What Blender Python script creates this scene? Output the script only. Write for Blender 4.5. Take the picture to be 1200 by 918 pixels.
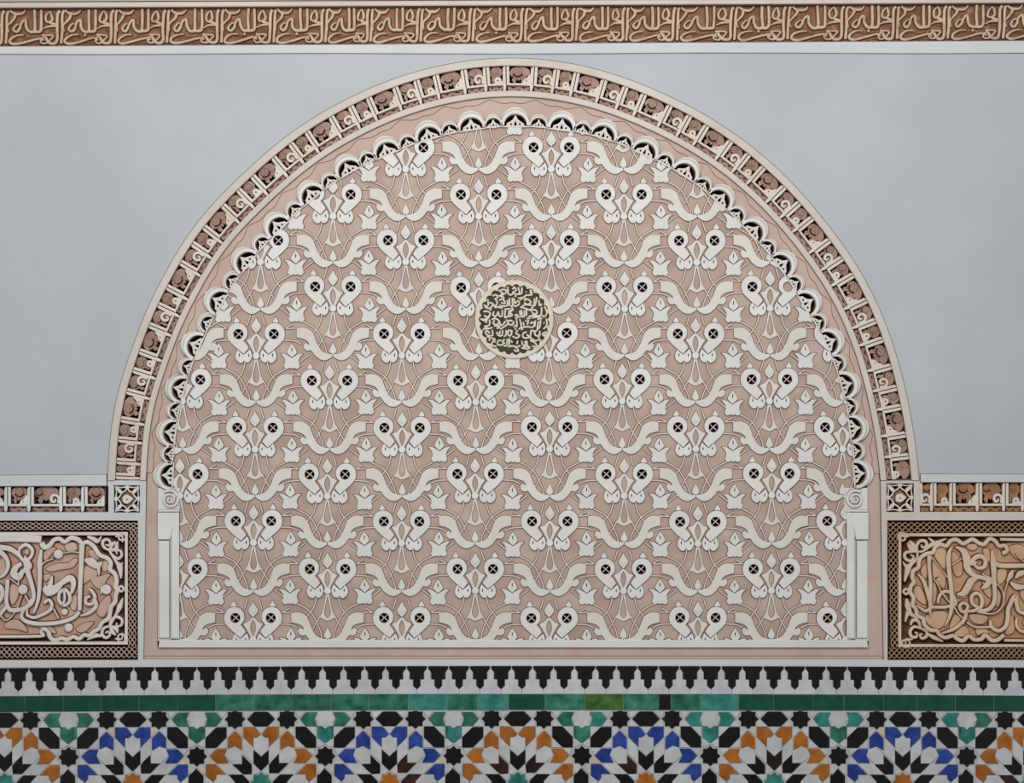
import bpy, bmesh, math, random
from mathutils import Vector
from mathutils.geometry import tessellate_polygon
random.seed(7)
for o in list(bpy.data.objects): bpy.data.objects.remove(o)
SC = bpy.context.scene
COL = SC.collection
S = 0.0025           # metres per unit of the wall drawing (1200 x 918 units of wall in view)
ZC = 2.30            # height of the middle of the view above the floor
PI = math.pi

# ------------------------------------------------------------------ camera
cam = bpy.data.objects.new('camera', bpy.data.cameras.new('camera')); COL.objects.link(cam)
cam.location = (0, -5.0, ZC); cam.rotation_euler = (PI/2, 0, 0)
cam.data.sensor_width = 36; cam.data.lens = 36*5.0/3.0; cam.data.clip_end = 100
SC.camera = cam
# ------------------------------------------------------------------ world and lights
w = bpy.data.worlds.new('world'); SC.world = w; w.use_nodes = True
w.node_tree.nodes['Background'].inputs[0].default_value = (0.87, 0.935, 1.0, 1)
w.node_tree.nodes['Background'].inputs[1].default_value = 0.36
def area(name, loc, target, sx, sy, power, col):
    l = bpy.data.lights.new(name, 'AREA'); l.shape = 'RECTANGLE'; l.size = sx; l.size_y = sy
    l.energy = power; l.color = col
    o = bpy.data.objects.new(name, l); COL.objects.link(o); o.location = loc
    o.rotation_euler = (Vector(target)-Vector(loc)).to_track_quat('-Z', 'Y').to_euler()
    return o
area('courtyard_skylight', (-0.12, -3.3, 3.9), (-0.05, 0, 2.4), 2.8, 1.7, 118, (1.0, 0.985, 0.965))
SC.view_settings.view_transform = 'Standard'; SC.view_settings.look = 'None'
SC.view_settings.exposure = -0.24; SC.view_settings.gamma = 1.0; SC.view_settings.use_curve_mapping = False

# ------------------------------------------------------------------ materials
def srgb(r, g, b):
    f = lambda c: (c/255/12.92) if c/255 <= 0.04045 else ((c/255+0.055)/1.055)**2.4
    return (f(r), f(g), f(b), 1)
def material(name, c1, c2=None, scale=6.0, rough=0.85, bump=0.15, bscale=60, spec=0.25, lo=0.35, hi=0.65, stain=None, stain_amt=0.0, coat=0, objvar=0.0, metres=0.001):
    m = bpy.data.materials.new(name); m.use_nodes = True; nt = m.node_tree; N = nt.nodes; L = nt.links
    b = N['Principled BSDF']; b.inputs['Roughness'].default_value = rough
    b.inputs['Specular IOR Level'].default_value = spec
    if coat: b.inputs['Coat Weight'].default_value = coat; b.inputs['Coat Roughness'].default_value = 0.08
    tc = N.new('ShaderNodeTexCoord')
    n1 = N.new('ShaderNodeTexNoise'); n1.inputs['Scale'].default_value = scale; n1.inputs['Detail'].default_value = 5
    L.new(tc.outputs['Object'], n1.inputs['Vector'])
    rp = N.new('ShaderNodeValToRGB'); rp.color_ramp.elements[0].position = lo; rp.color_ramp.elements[1].position = hi
    rp.color_ramp.elements[0].color = c1; rp.color_ramp.elements[1].color = c2 or c1
    L.new(n1.outputs['Fac'], rp.inputs['Fac']); out = rp.outputs['Color']
    if stain:
        n2 = N.new('ShaderNodeTexNoise'); n2.inputs['Scale'].default_value = scale*3.7; n2.inputs['Detail'].default_value = 8
        L.new(tc.outputs['Object'], n2.inputs['Vector'])
        mr = N.new('ShaderNodeMapRange'); mr.inputs['From Min'].default_value = 0.52; mr.inputs['From Max'].default_value = 0.75; mr.inputs['To Max'].default_value = stain_amt
        L.new(n2.outputs['Fac'], mr.inputs['Value'])
        mx = N.new('ShaderNodeMix'); mx.data_type = 'RGBA'; mx.inputs[7].default_value = stain
        L.new(mr.outputs[0], mx.inputs[0]); L.new(out, mx.inputs[6]); out = mx.outputs[2]
    if objvar:
        oi = N.new('ShaderNodeObjectInfo'); hs = N.new('ShaderNodeHueSaturation')
        mr = N.new('ShaderNodeMapRange'); mr.inputs['To Min'].default_value = 1-objvar; mr.inputs['To Max'].default_value = 1+objvar
        L.new(oi.outputs['Random'], mr.inputs['Value']); L.new(mr.outputs[0], hs.inputs['Value']); L.new(out, hs.inputs['Color']); out = hs.outputs[0]
    L.new(out, b.inputs['Base Color'])
    if bump:
        nb = N.new('ShaderNodeTexNoise'); nb.inputs['Scale'].default_value = bscale; nb.inputs['Detail'].default_value = 6
        L.new(tc.outputs['Object'], nb.inputs['Vector'])
        bp = N.new('ShaderNodeBump'); bp.inputs['Strength'].default_value = bump; bp.inputs['Distance'].default_value = metres
        L.new(nb.outputs['Fac'], bp.inputs['Height']); L.new(bp.outputs[0], b.inputs['Normal'])
    return m
M = {}
M['field'] = material('blue_grey_limewash', srgb(184,190,193), srgb(194,200,201), 2.2, bump=0.25, bscale=28, stain=srgb(184,188,195), stain_amt=.5)
M['wall'] = material('white_limewash', srgb(208,210,212), srgb(216,217,217), 2.2, bump=0.25, bscale=28, stain=srgb(200,204,210), stain_amt=.4)
M['edge'] = material('grime_and_shade_edge', srgb(112,80,68), srgb(132,98,84), 9)  # brown relief sides: grime plus crevice shade painted in as dark outlines
M['edge_wall'] = material('darker_plaster_edge', srgb(135,120,116), srgb(160,150,148), 9)  # plate sides a darker grey-brown than the wall faces
M['void'] = material('painted_cavity_dark', srgb(30,20,16), srgb(44,30,24), 30, rough=1, spec=0)  # near-black colour stands in for the lightless depth behind the piercings
M['white'] = material('pale_carved_stucco', srgb(222,222,218), srgb(232,230,226), 5, objvar=.03, stain=srgb(232,214,190), stain_amt=.5)
M['cream'] = material('cream_carved_stucco', srgb(222,211,197), srgb(226,225,220), 5, objvar=.03, stain=srgb(226,208,186), stain_amt=.5)
M['vine'] = material('cream_pink_stucco_stem', srgb(226,211,197), srgb(232,220,208), 5)
M['pink'] = material('rose_plaster_ground', srgb(180,155,142), srgb(202,180,166), 11, bump=.3, bscale=90, stain=srgb(190,156,148), stain_amt=.5)
M['pinkf'] = material('rose_plaster_frame', srgb(198,174,161), srgb(208,184,171), 5, bump=.25, bscale=70, stain=srgb(196,160,146), stain_amt=.5)
M['pale'] = material('pale_warm_plaster_band', srgb(211,200,188), srgb(219,210,201), 4, bump=.2, bscale=60, stain=srgb(206,180,160), stain_amt=.5)
M['letter'] = material('cream_stucco_letter', srgb(222,208,192), srgb(230,220,208), 6, stain=srgb(210,184,160), stain_amt=.4)
M['leaf'] = material('rose_brown_stucco_leaf', srgb(160,128,114), srgb(180,150,136), 14, bump=.4, bscale=160, objvar=.07)
M['leafo'] = material('ochre_stucco_leaf', srgb(156,114,84), srgb(184,138,102), 14, bump=.4, bscale=160, objvar=.07)
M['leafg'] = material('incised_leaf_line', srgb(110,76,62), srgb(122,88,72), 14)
M['fground'] = material('ochre_brown_frieze_ground', srgb(120,82,60), srgb(148,106,80), 16, bump=.6, bscale=120, stain=srgb(186,148,120), stain_amt=.6, metres=.002)
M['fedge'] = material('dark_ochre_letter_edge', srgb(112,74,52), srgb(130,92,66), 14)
M['fletter'] = material('tan_stucco_letter', srgb(202,174,148), srgb(216,192,168), 14, bump=.4, bscale=120, stain=srgb(176,136,104), stain_amt=.7)
M['cgroundL'] = material('pink_ochre_cartouche_ground', srgb(196,158,136), srgb(214,180,158), 12, bump=.4, bscale=100, stain=srgb(196,140,104), stain_amt=.6)
M['cgroundR'] = material('ochre_cartouche_ground', srgb(194,148,112), srgb(212,170,134), 12, bump=.4, bscale=100, stain=srgb(180,124,84), stain_amt=.6)
M['cleafL'] = material('rose_cartouche_leaf', srgb(204,168,148), srgb(220,190,171), 12, bump=.4, bscale=100)
M['cleafR'] = material('honey_cartouche_leaf', srgb(202,160,126), srgb(220,184,150), 12, bump=.4, bscale=100)
M['cletterL'] = material('white_stucco_script', srgb(222,210,200), srgb(234,226,220), 10)
M['cletterR'] = material('tan_stucco_script', srgb(212,184,156), srgb(226,204,180), 10, stain=srgb(226,214,206), stain_amt=.6)
M['deep'] = material('dark_red_brown_recess', srgb(84,50,38), srgb(104,66,50), 14)
M['netL'] = material('cream_net_cord', srgb(206,178,158), srgb(220,200,184), 10)
M['netR'] = material('ochre_net_cord', srgb(190,154,122), srgb(206,172,142), 10)
M['disc'] = material('ivory_medallion_plaster', srgb(218,208,186), srgb(226,218,200), 20)
M['mdark'] = material('dark_olive_medallion_ground', srgb(36,36,22), srgb(62,58,30), 30, rough=.5)
M['mletter'] = material('ivory_medallion_letter', srgb(222,214,196), srgb(228,220,206), 20, stain=srgb(200,170,96), stain_amt=.8)
M['grout'] = material('lime_grout', srgb(186,182,180), srgb(200,196,194), 20)
def glaze(name, a, b, **k):
    return material(name, a, b, scale=k.get('scale', 30), rough=.2, bump=.5, bscale=38, spec=.4, coat=.12, objvar=k.get('objvar', .12), lo=.3, hi=.7, metres=.0016)
M['t_black'] = glaze('black_glaze', srgb(6,6,8), srgb(17,16,20), objvar=.3)
M['t_brown'] = glaze('brown_black_glaze', srgb(36,16,12), srgb(60,32,24), objvar=.3)
M['t_white'] = glaze('white_glaze', srgb(190,191,193), srgb(208,209,211), objvar=.07)
M['t_cream'] = glaze('cream_glaze', srgb(198,184,160), srgb(210,198,176), objvar=.07)
M['t_blue'] = glaze('cobalt_glaze', srgb(22,46,120), srgb(50,78,158), objvar=.18)
M['t_orange'] = glaze('amber_glaze', srgb(150,84,20), srgb(184,112,44), objvar=.14)
M['t_green'] = glaze('green_glaze', srgb(14,78,58), srgb(66,132,106), objvar=.2)
M['t_teal'] = glaze('teal_glaze', srgb(26,104,96), srgb(70,146,134), objvar=.1)
M['t_olive'] = glaze('olive_green_glaze', srgb(36,84,34), srgb(96,132,60))
M['t_dkgreen'] = glaze('dark_green_glaze', srgb(8,66,48), srgb(20,84,60), objvar=.12)
M['stone'] = material('grey_stone_paving', srgb(150,146,140), srgb(176,172,166), 3)

# ------------------------------------------------------------------ geometry helpers (drawing units x right, y down, d out of the wall)
def P(x, y, d): return ((x-600)*S, -d*S, ZC-(y-459)*S)
def cr(pts, n=4, closed=True):
    """Catmull-Rom through pts; a point with a third value is a corner"""
    N = len(pts); out = []
    seg = N if closed else N-1
    for i in range(seg):
        p1 = pts[i]; p2 = pts[(i+1) % N]
        p0 = pts[i-1] if (closed or i > 0) else p1
        p3 = pts[(i+2) % N] if (closed or i+2 < N) else p2
        if len(p1) > 2: p0 = p1
        if len(p2) > 2: p3 = p2
        for k in range(n):
            t = k/n; t2 = t*t; t3 = t2*t; r = []
            for a in (0, 1):
                r.append(.5*(2*p1[a]+(p2[a]-p0[a])*t+(2*p0[a]-5*p1[a]+4*p2[a]-p3[a])*t2+(-p0[a]+3*p1[a]-3*p2[a]+p3[a])*t3))
            out.append(tuple(r))
    if not closed: out.append(tuple(pts[-1][:2]))
    return out
def area2(l): return sum(l[i-1][0]*l[i][1]-l[i][0]*l[i-1][1] for i in range(len(l)))
def offset(l, t, closed=True):
    """move a loop to its left-hand side by t (y-down frame, loops wound so that + grows)"""
    n = len(l); out = []
    sgn = 1 if area2(l) > 0 else -1
    for i in range(n):
        a = l[i-1]; b = l[i]; c = l[(i+1) % n]
        d1 = (b[0]-a[0], b[1]-a[1]); d2 = (c[0]-b[0], c[1]-b[1])
        l1 = math.hypot(*d1) or 1e-6; l2 = math.hypot(*d2) or 1e-6
        nx = (d1[1]/l1+d2[1]/l2); ny = -(d1[0]/l1+d2[0]/l2)
        k = math.hypot(nx, ny)
        if k < 0.5: k = .5 if k > 1e-6 else 1e9
        m = min(2.0/k, 1.6)/k
        out.append((b[0]+sgn*nx*m*t, b[1]+sgn*ny*m*t))
    return out
class MB:
    def __init__(s): s.v = []; s.f = []; s.m = []
    def vert(s, x, y, d): s.v.append(P(x, y, d)); return len(s.v)-1
    def face(s, idx, m=0): s.f.append(tuple(idx)); s.m.append(m)
    def plate(s, loops, d0, d1, taper=.5, bev=.35, tf=None):
        """loops: outer loop then holes; front at d1, base at d0; face material 0, side material 1"""
        tf = tf or (lambda p: p)
        if not loops or not isinstance(loops[0][0], (tuple, list)): loops = [loops]
        front = []; ids = []
        for k, l in enumerate(loops):
            sg = 1 if k == 0 else -1
            fl = offset(l, -bev*sg*(1 if k == 0 else .25)) if bev else l
            front.append(fl)
            a = [s.vert(*tf(p), d1) for p in fl]
            ids += a
            rings = [(a, 0)]
            if bev: rings.append(([s.vert(*tf(p), d1-bev) for p in l], 0))
            bl = offset(l, taper*sg) if taper else l
            rings.append(([s.vert(*tf(p), d0) for p in bl], 1))
            for (r0, _), (r1, mm) in zip(rings, rings[1:]):
                n = len(l)
                for i in range(n):
                    j = (i+1) % n
                    q = (r0[i], r0[j], r1[j], r1[i])
                    s.face(q if (area2(l) > 0) == (k == 0) else q[::-1], mm)
        if len(front) == 1 and len(front[0]) == 4:
            tr = [(0, 1, 2, 3)] if area2(front[0]) < 0 else [(3, 2, 1, 0)]
            s.face([ids[i] for i in tr[0]], 0)
        else:
            for t in tessellate_polygon([[Vector((p[0], p[1], 0)) for p in l] for l in front]):
                fl = [p for l in front for p in l]
                a = (fl[t[1]][0]-fl[t[0]][0])*(fl[t[2]][1]-fl[t[0]][1])-(fl[t[2]][0]-fl[t[0]][0])*(fl[t[1]][1]-fl[t[0]][1])
                s.face([ids[i] for i in (t if a < 0 else t[::-1])], 0)
        return s
    def ribbon(s, pts, w, d0, d1, taper=.5, bev=.35, n=4, closed=False, tf=None, smooth=True):
        tf = tf or (lambda p: p)
        ws = w if isinstance(w, (list, tuple)) else [w]*len(pts)
        P3 = [(p[0], p[1]) + tuple(p[2:]) for p in pts]
        c = cr(P3, n, closed) if smooth else [p[:2] for p in pts]
        m = len(c)
        wl = []
        for i in range(m):
            t = i/(m if closed else max(1, m-1))*(len(pts) if closed else len(pts)-1)
            k = int(t); f = t-k; wl.append(ws[k % len(ws)]*(1-f)+ws[(k+1) % len(ws)]*f if (closed or k+1 < len(ws)) else ws[-1])
        rows = []
        for i, (x, y) in enumerate(c):
            a = c[(i-1) % m] if (closed or i) else c[i]; b = c[(i+1) % m] if (closed or i+1 < m) else c[i]
            dx, dy = b[0]-a[0], b[1]-a[1]; l = math.hypot(dx, dy) or 1e-6
            nx, ny = -dy/l, dx/l; h = wl[i]/2; e = min(bev, h*.6)
            row = [(-h-taper, d0), (-h, d1-bev), (-h+e, d1), (h-e, d1), (h, d1-bev), (h+taper, d0)]
            rows.append([s.vert(*tf((x+nx*o, y+ny*o)), d) for o, d in row])
        for i in range(m if closed else m-1):
            r0 = rows[i]; r1 = rows[(i+1) % m]
            for k in range(5): s.face((r0[k+1], r0[k], r1[k], r1[k+1]), 1 if k in (0, 4) else 0)
        if not closed:
            s.face(rows[0], 1); s.face(rows[-1][::-1], 1)
        return s
    def mesh(s, name, mats):
        me = bpy.data.meshes.new(name); me.from_pydata(s.v, [], s.f)
        for m in mats: me.materials.append(M[m] if isinstance(m, str) else m)
        me.polygons.foreach_set('material_index', [min(i, len(mats)-1) for i in s.m])
        me.update(); return me
    def obj(s, name, mats, parent=None, shift=None):
        o = bpy.data.objects.new(name, s.mesh(name, mats)); COL.objects.link(o)
        if shift: o.location = shift
        if parent: o.parent = parent
        return o
def circle(x, y, r, n=16, ry=None, a0=0): return [(x+r*math.cos(a0+2*PI*i/n), y+(ry or r)*math.sin(a0+2*PI*i/n)) for i in range(n)]
def rect(x0, y0, x1, y1): return [(x0, y0), (x1, y0), (x1, y1), (x0, y1)]
def lens(x, y, w, h): return [(x, y-h/2), (x+w/2, y-h*.1), (x+w*.35, y+h*.25), (x, y+h/2), (x-w*.35, y+h*.25), (x-w/2, y-h*.1)]
def mirror(pts): return [(-p[0],)+tuple(p[1:]) for p in pts][::-1]
def tag(o, label, cat, group=None):
    o['label'] = label; o['category'] = cat
    if group: o['group'] = group
    return o
def thing(name, label, cat, x=600, y=459, group=None):
    o = bpy.data.objects.new(name, None); COL.objects.link(o); o.empty_display_size = .05
    return tag(o, label, cat, group)
def put(me, name, parent, x=0, y=0):
    """an instance of mesh data drawn about the origin (0,0), set at wall position (x,y)"""
    o = bpy.data.objects.new(name, me); COL.objects.link(o)
    o.location = (x*S, 0, -y*S); o.parent = parent; return o

# ------------------------------------------------------------------ the arch curve
E0 = [(125.6,563),(126.5,540),(127.6,520),(130.8,491),(136,463),(144,437),(157.2,400),(170.6,363.3),(184.4,336.5),(199.3,308.5),(215,281.5),(233.5,255.5),(259,228),
 (290.5,197.6),(316.7,174),(345,151.5),(379.4,129.8),(414.2,111.5),(436.7,101),(482.5,84.5),(528.3,73.6),(560,69),(597,67),(636.7,68.6),(682.5,76),(728.3,89),(765,103.6),(801.7,120.5),
 (849.7,148),(884.5,173.5),(919.4,204.5),(945.5,232),(971,263.3),(997,298.5),(1019.3,335.6),(1032.2,363.3),(1045,396),(1055.5,431),(1064.9,471),(1071.5,508),(1076,540),(1077.5,563)]
def resample(pts, n):
    L = [0]
    for a, b in zip(pts, pts[1:]): L.append(L[-1]+math.hypot(b[0]-a[0], b[1]-a[1]))
    out = []; k = 0
    for i in range(n+1):
        t = L[-1]*i/n
        while k < len(L)-2 and L[k+1] < t: k += 1
        f = (t-L[k])/((L[k+1]-L[k]) or 1)
        out.append((pts[k][0]+(pts[k+1][0]-pts[k][0])*f, pts[k][1]+(pts[k+1][1]-pts[k][1])*f))
    return out
def relax(pts, it):
    for _ in range(it):
        pts = [pts[0]]+[((a[0]+2*b[0]+c[0])/4, (a[1]+2*b[1]+c[1])/4) for a, b, c in zip(pts, pts[1:], pts[2:])]+[pts[-1]]
    return pts
NA = 220
ARC = relax(resample(cr(E0, 4, False), NA), 30)
NRM = []
for i in range(NA+1):
    a = ARC[max(0, i-2)]; b = ARC[min(NA, i+2)]; l = math.hypot(b[0]-a[0], b[1]-a[1])
    NRM.append(((-(b[1]-a[1]))/l, (b[0]-a[0])/l))     # towards the inside (left foot -> apex -> right foot, y down)
NRM = relax(NRM, 6)
NRM[0] = (1, 0); NRM[-1] = (-1, 0)
def off(t): return [(ARC[i][0]+NRM[i][0]*t, ARC[i][1]+NRM[i][1]*t) for i in range(NA+1)]
def cum(pts):
    L = [0]
    for a, b in zip(pts, pts[1:]): L.append(L[-1]+math.hypot(b[0]-a[0], b[1]-a[1]))
    return L
LMID = cum(off(28))
def arcpt(u, v):
    """point u along the arch (measured on the inscription's middle), v inwards from the outer edge"""
    u = max(0, min(LMID[-1]-1e-4, u)); lo, hi = 0, NA
    while hi-lo > 1:
        m = (lo+hi)//2
        if LMID[m] <= u: lo = m
        else: hi = m
    f = (u-LMID[lo])/(LMID[lo+1]-LMID[lo])
    a, b = ARC[lo], ARC[lo+1]; p, q = NRM[lo], NRM[lo+1]
    return (a[0]+(b[0]-a[0])*f+(p[0]+(q[0]-p[0])*f)*v, a[1]+(b[1]-a[1])*f+(p[1]+(q[1]-p[1])*f)*v)
def strip(mb, va, vb, d0, d1, u0=0, u1=None, step=6, taper=.6, bev=.5):
    """band along the arch between offsets va and vb (numbers or functions of u)"""
    u1 = LMID[-1] if u1 is None else u1; n = max(2, int((u1-u0)/step)); rows = []
    fa = va if callable(va) else (lambda u: va); fb = vb if callable(vb) else (lambda u: vb)
    for i in range(n+1):
        u = u0+(u1-u0)*i/n; a, b = fa(u), fb(u)
        rows.append([mb.vert(*arcpt(u, v), d) for v, d in ((a-taper, d0), (a, d1-bev), (a+bev, d1), (b-bev, d1), (b, d1-bev), (b+taper, d0))])
    for r0, r1 in zip(rows, rows[1:]):
        for k in range(5): mb.face((r0[k+1], r0[k], r1[k], r1[k+1]), 1 if k in (0, 4) else 0)
    mb.face(rows[0], 1); mb.face(rows[-1][::-1], 1)

# ------------------------------------------------------------------ the setting: wall, floor, mouldings
XL, XR, YT, YB = -260, 1460, -220, 1379
hole_arch = ARC + [(1031.8, 563.5), (1035.5, 773), (168, 773), (171.3, 563.5)]
hole_kl = rect(-30, 570, 127, 600.5); hole_kr = rect(1078, 565.5, 1230, 600)
hole_rl = rect(133.5, 569, 164, 601); hole_rr = rect(1038.5, 566.5, 1071, 600.5)
hole_cl = rect(-30, 610.3, 161.6, 774); hole_cr = rect(1040, 610.3, 1230, 774)
hole_fr = [(-30, 10), (1230, 4), (1230, 48), (-30, 55)]
wall = MB()
wall.plate([rect(XL, YT, XR, YB)]+[list(h) for h in (hole_arch, hole_kl, hole_kr, hole_rl, hole_rr, hole_cl, hole_cr, hole_fr)], -14, 0, taper=0, bev=0)
b0 = [wall.vert(x, y, -16) for x, y in rect(XL, YT, XR, YB)]; b1 = [wall.vert(x, y, -60) for x, y in rect(XL, YT, XR, YB)]
wall.face(b0[::-1], 2); wall.face(b1, 2)
for i in range(4): wall.face((b0[i], b0[(i+1) % 4], b1[(i+1) % 4], b1[i]), 2)
o = wall.obj('wall_back', ['wall', 'edge_wall', 'void']); o['kind'] = 'structure'
mb = MB()
mb.plate([[(XL, 63.6), (-30, 63.6)]+[(x, 63.7-1.3*(x/1200)+math.sin(x*.013)*.5) for x in range(12, 1230, 42)]+[(1230, 62.4), (XR, 62.4), (XR, 556.4), (1078.6, 556.0)]+[p for p in ARC[::-1] if p[1] < 554]+[(125.0, 556.6), (XL, 557.8)]], 0, .5, taper=.2, bev=.15)
o = mb.obj('wall_upper', ['field', 'edge_wall']); o['kind'] = 'structure'
f0 = bpy.data.meshes.new('floor'); f0.from_pydata([(-2.15,.15,-.1),(2.15,.15,-.1),(2.15,-6,-.1),(-2.15,-6,-.1),(-2.15,.15,0),(2.15,.15,0),(2.15,-6,0),(-2.15,-6,0)], [], [(4,7,6,5),(0,1,2,3),(0,4,5,1),(1,5,6,2),(2,6,7,3),(3,7,4,0)])
f0.materials.append(M['stone']); o = bpy.data.objects.new('floor', f0); COL.objects.link(o); o['kind'] = 'structure'
# ledge under the frieze and thin fillets on the white wall
rnd = random.Random(3)
mb = MB(); xs = [-30+i*42 for i in range(31)]
top = [(x, 55-(x+30)*7/1260+.15) for x in xs]; bot = [(x, 63.6-1.3*(x/1200)+math.sin(x*.013)*.5) for x in xs][::-1]
mb.plate(top+bot, 0, 2.2, taper=1.1, bev=.5); o = mb.obj('trim_1', ['wall', 'edge_wall']); o['kind'] = 'structure'
mb = MB()
mb.plate([(-30, 3.5), (1230, -1.5), (1230, 4), (-30, 10)], 0, 4.2, taper=1.2, bev=1.0)
mb.plate([(-30, -20), (1230, -20), (1230, -1.8), (-30, 3.2)], 0, 7, taper=1.4, bev=1.4)
o = mb.obj('trim_2', ['pale', 'edge']); o['kind'] = 'structure'
for k, pts in enumerate(([(-30, 557.6), (125.0, 556.4), (125.0, 569.5), (-30, 570)], [(1078.6, 555.8), (1230, 556.5), (1230, 565.3), (1078.6, 565.3)])):
    mb = MB(); mb.plate(pts, 0, 1.6, taper=1.0, bev=.4); o = mb.obj('trim_%d' % (3+k), ['wall', 'edge']); o['kind'] = 'structure'

mb = MB(); mb.plate([[(1031.9, 563.8), (1077.9, 563.8), (1077.9, 600.2), (1230, 600.2), (1230, 610.1), (1039.6, 610.1), (1039.6, 690), (1036.5, 773), (1035.6, 773)], rect(1038.7, 566.7, 1070.8, 600.3)], 0, .7, taper=.3, bev=.3)
o = mb.obj('trim_5', ['pale', 'edge']); o['kind'] = 'structure'
# ------------------------------------------------------------------ inscribed arch band
band = thing('arch_inscription_band', 'semicircular band of cream Kufic letters and rose pinecones around the arch', 'inscription')
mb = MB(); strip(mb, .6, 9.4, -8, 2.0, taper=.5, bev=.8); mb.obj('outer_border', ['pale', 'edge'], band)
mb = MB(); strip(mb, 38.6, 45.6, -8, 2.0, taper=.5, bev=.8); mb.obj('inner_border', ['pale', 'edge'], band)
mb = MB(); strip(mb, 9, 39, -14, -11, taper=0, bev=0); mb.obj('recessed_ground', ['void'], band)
UL = LMID[-1]
# apex reference: the stem pair left of the top cell stands at x = 592
uap = min((abs(arcpt(u*.5, 9)[0]-593), u*.5) for u in range(int(UL*2)))[1]
UNIT = 79.5
def pinecone(mb, x, y, r, fan=1, tf=None, cell=None):
    """pierced leaf field filling the cell, with a raised seeded cone and fan ribs"""
    x0, x1, y0, y1 = cell; W = x1-x0; H = y1-y0
    hs = [[(x0+.7, y0+.7), (x0+W*.34, y0+.6), (x0+W*.12, y0+H*.15), (x0+.8, y0+H*.36)],
          [(x1-.6, y0+.7), (x1-.7, y0+H*.38), (x1-W*.10, y0+H*.17), (x1-W*.30, y0+.6)],
          [(x0+.6, y0+H*.44), (x0+W*.20, y0+H*.62), (x0+W*.13, y0+H*.78), (x0+W*.24, y1-.8), (x0+.7, y1-.8)],
          [(x0+W*.30, y1-.7), (x0+W*.36, y0+H*.70), (x0+W*.45, y0+H*.82), (x0+W*.56, y0+H*.70), (x0+W*.58, y1-.7)],
          [(x1-.6, y0+H*.42), (x1-.7, y0+H*.74), (x1-W*.13, y0+H*.74), (x1-W*.22, y0+H*.56)]]
    # crescent cut under the cone
    cres = [(x+r*1.36*math.cos(a), y+r*1.36*math.sin(a)) for a in [PI*(.12+.095*k) for k in range(9)]]+[(x+r*1.08*math.cos(a), y+r*1.08*math.sin(a)) for a in [PI*(.88-.095*k) for k in range(9)]]
    if fan: hs.append(cres)
    mb.plate([rect(x0, y0, x1, y1)]+[h if area2(h) > 0 else h[::-1] for h in hs], -10.5, -3.4, taper=.0, bev=.2, tf=tf)
    mb.plate([circle(x, y, r, 12)], -3.5, -2.2, taper=.6, bev=.3, tf=tf)
    for a, b in ((-.4, -.4), (.35, -.35), (0, .15), (-.45, .4), (.4, .45)):
        mb.plate([circle(x+a*r, y+b*r, r*.13, 5)], -2.3, -1.7, taper=.35, bev=0, tf=tf)
    for k in range(5):
        a = PI*(.2+.15*k)
        mb.ribbon([(x+math.cos(a)*r*1.35, y+math.sin(a)*r*1.35), (x+math.cos(a)*r*1.95, y+math.sin(a)*r*2.0)], .7, -3.5, -2.5, taper=.4, bev=.2, n=1, tf=tf)
def lowleaves(mb, x0, x1, tf, y0=31.2, y1=38.6, n=2):
    w = (x1-x0)/n; h = y1-y0
    hs = []
    for k in range(n):
        a = x0+k*w
        hs.append([(a+w*.16, y0+h*.12), (a+w*.84, y0+h*.12), (a+w*.5, y0+h*.4)])
        hs.append([(a+w*.03, y0+h*.5), (a+w*.24, y1-.5), (a+w*.03, y1-.5)])
        hs.append([(a+w*.97, y0+h*.5), (a+w*.97, y1-.5), (a+w*.76, y1-.5)])
    mb.plate([rect(x0-.3, y0-.4, x1+.3, y1)]+[q if area2(q) > 0 else q[::-1] for q in hs], -11, -4, taper=0, bev=.15, tf=tf)
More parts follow.
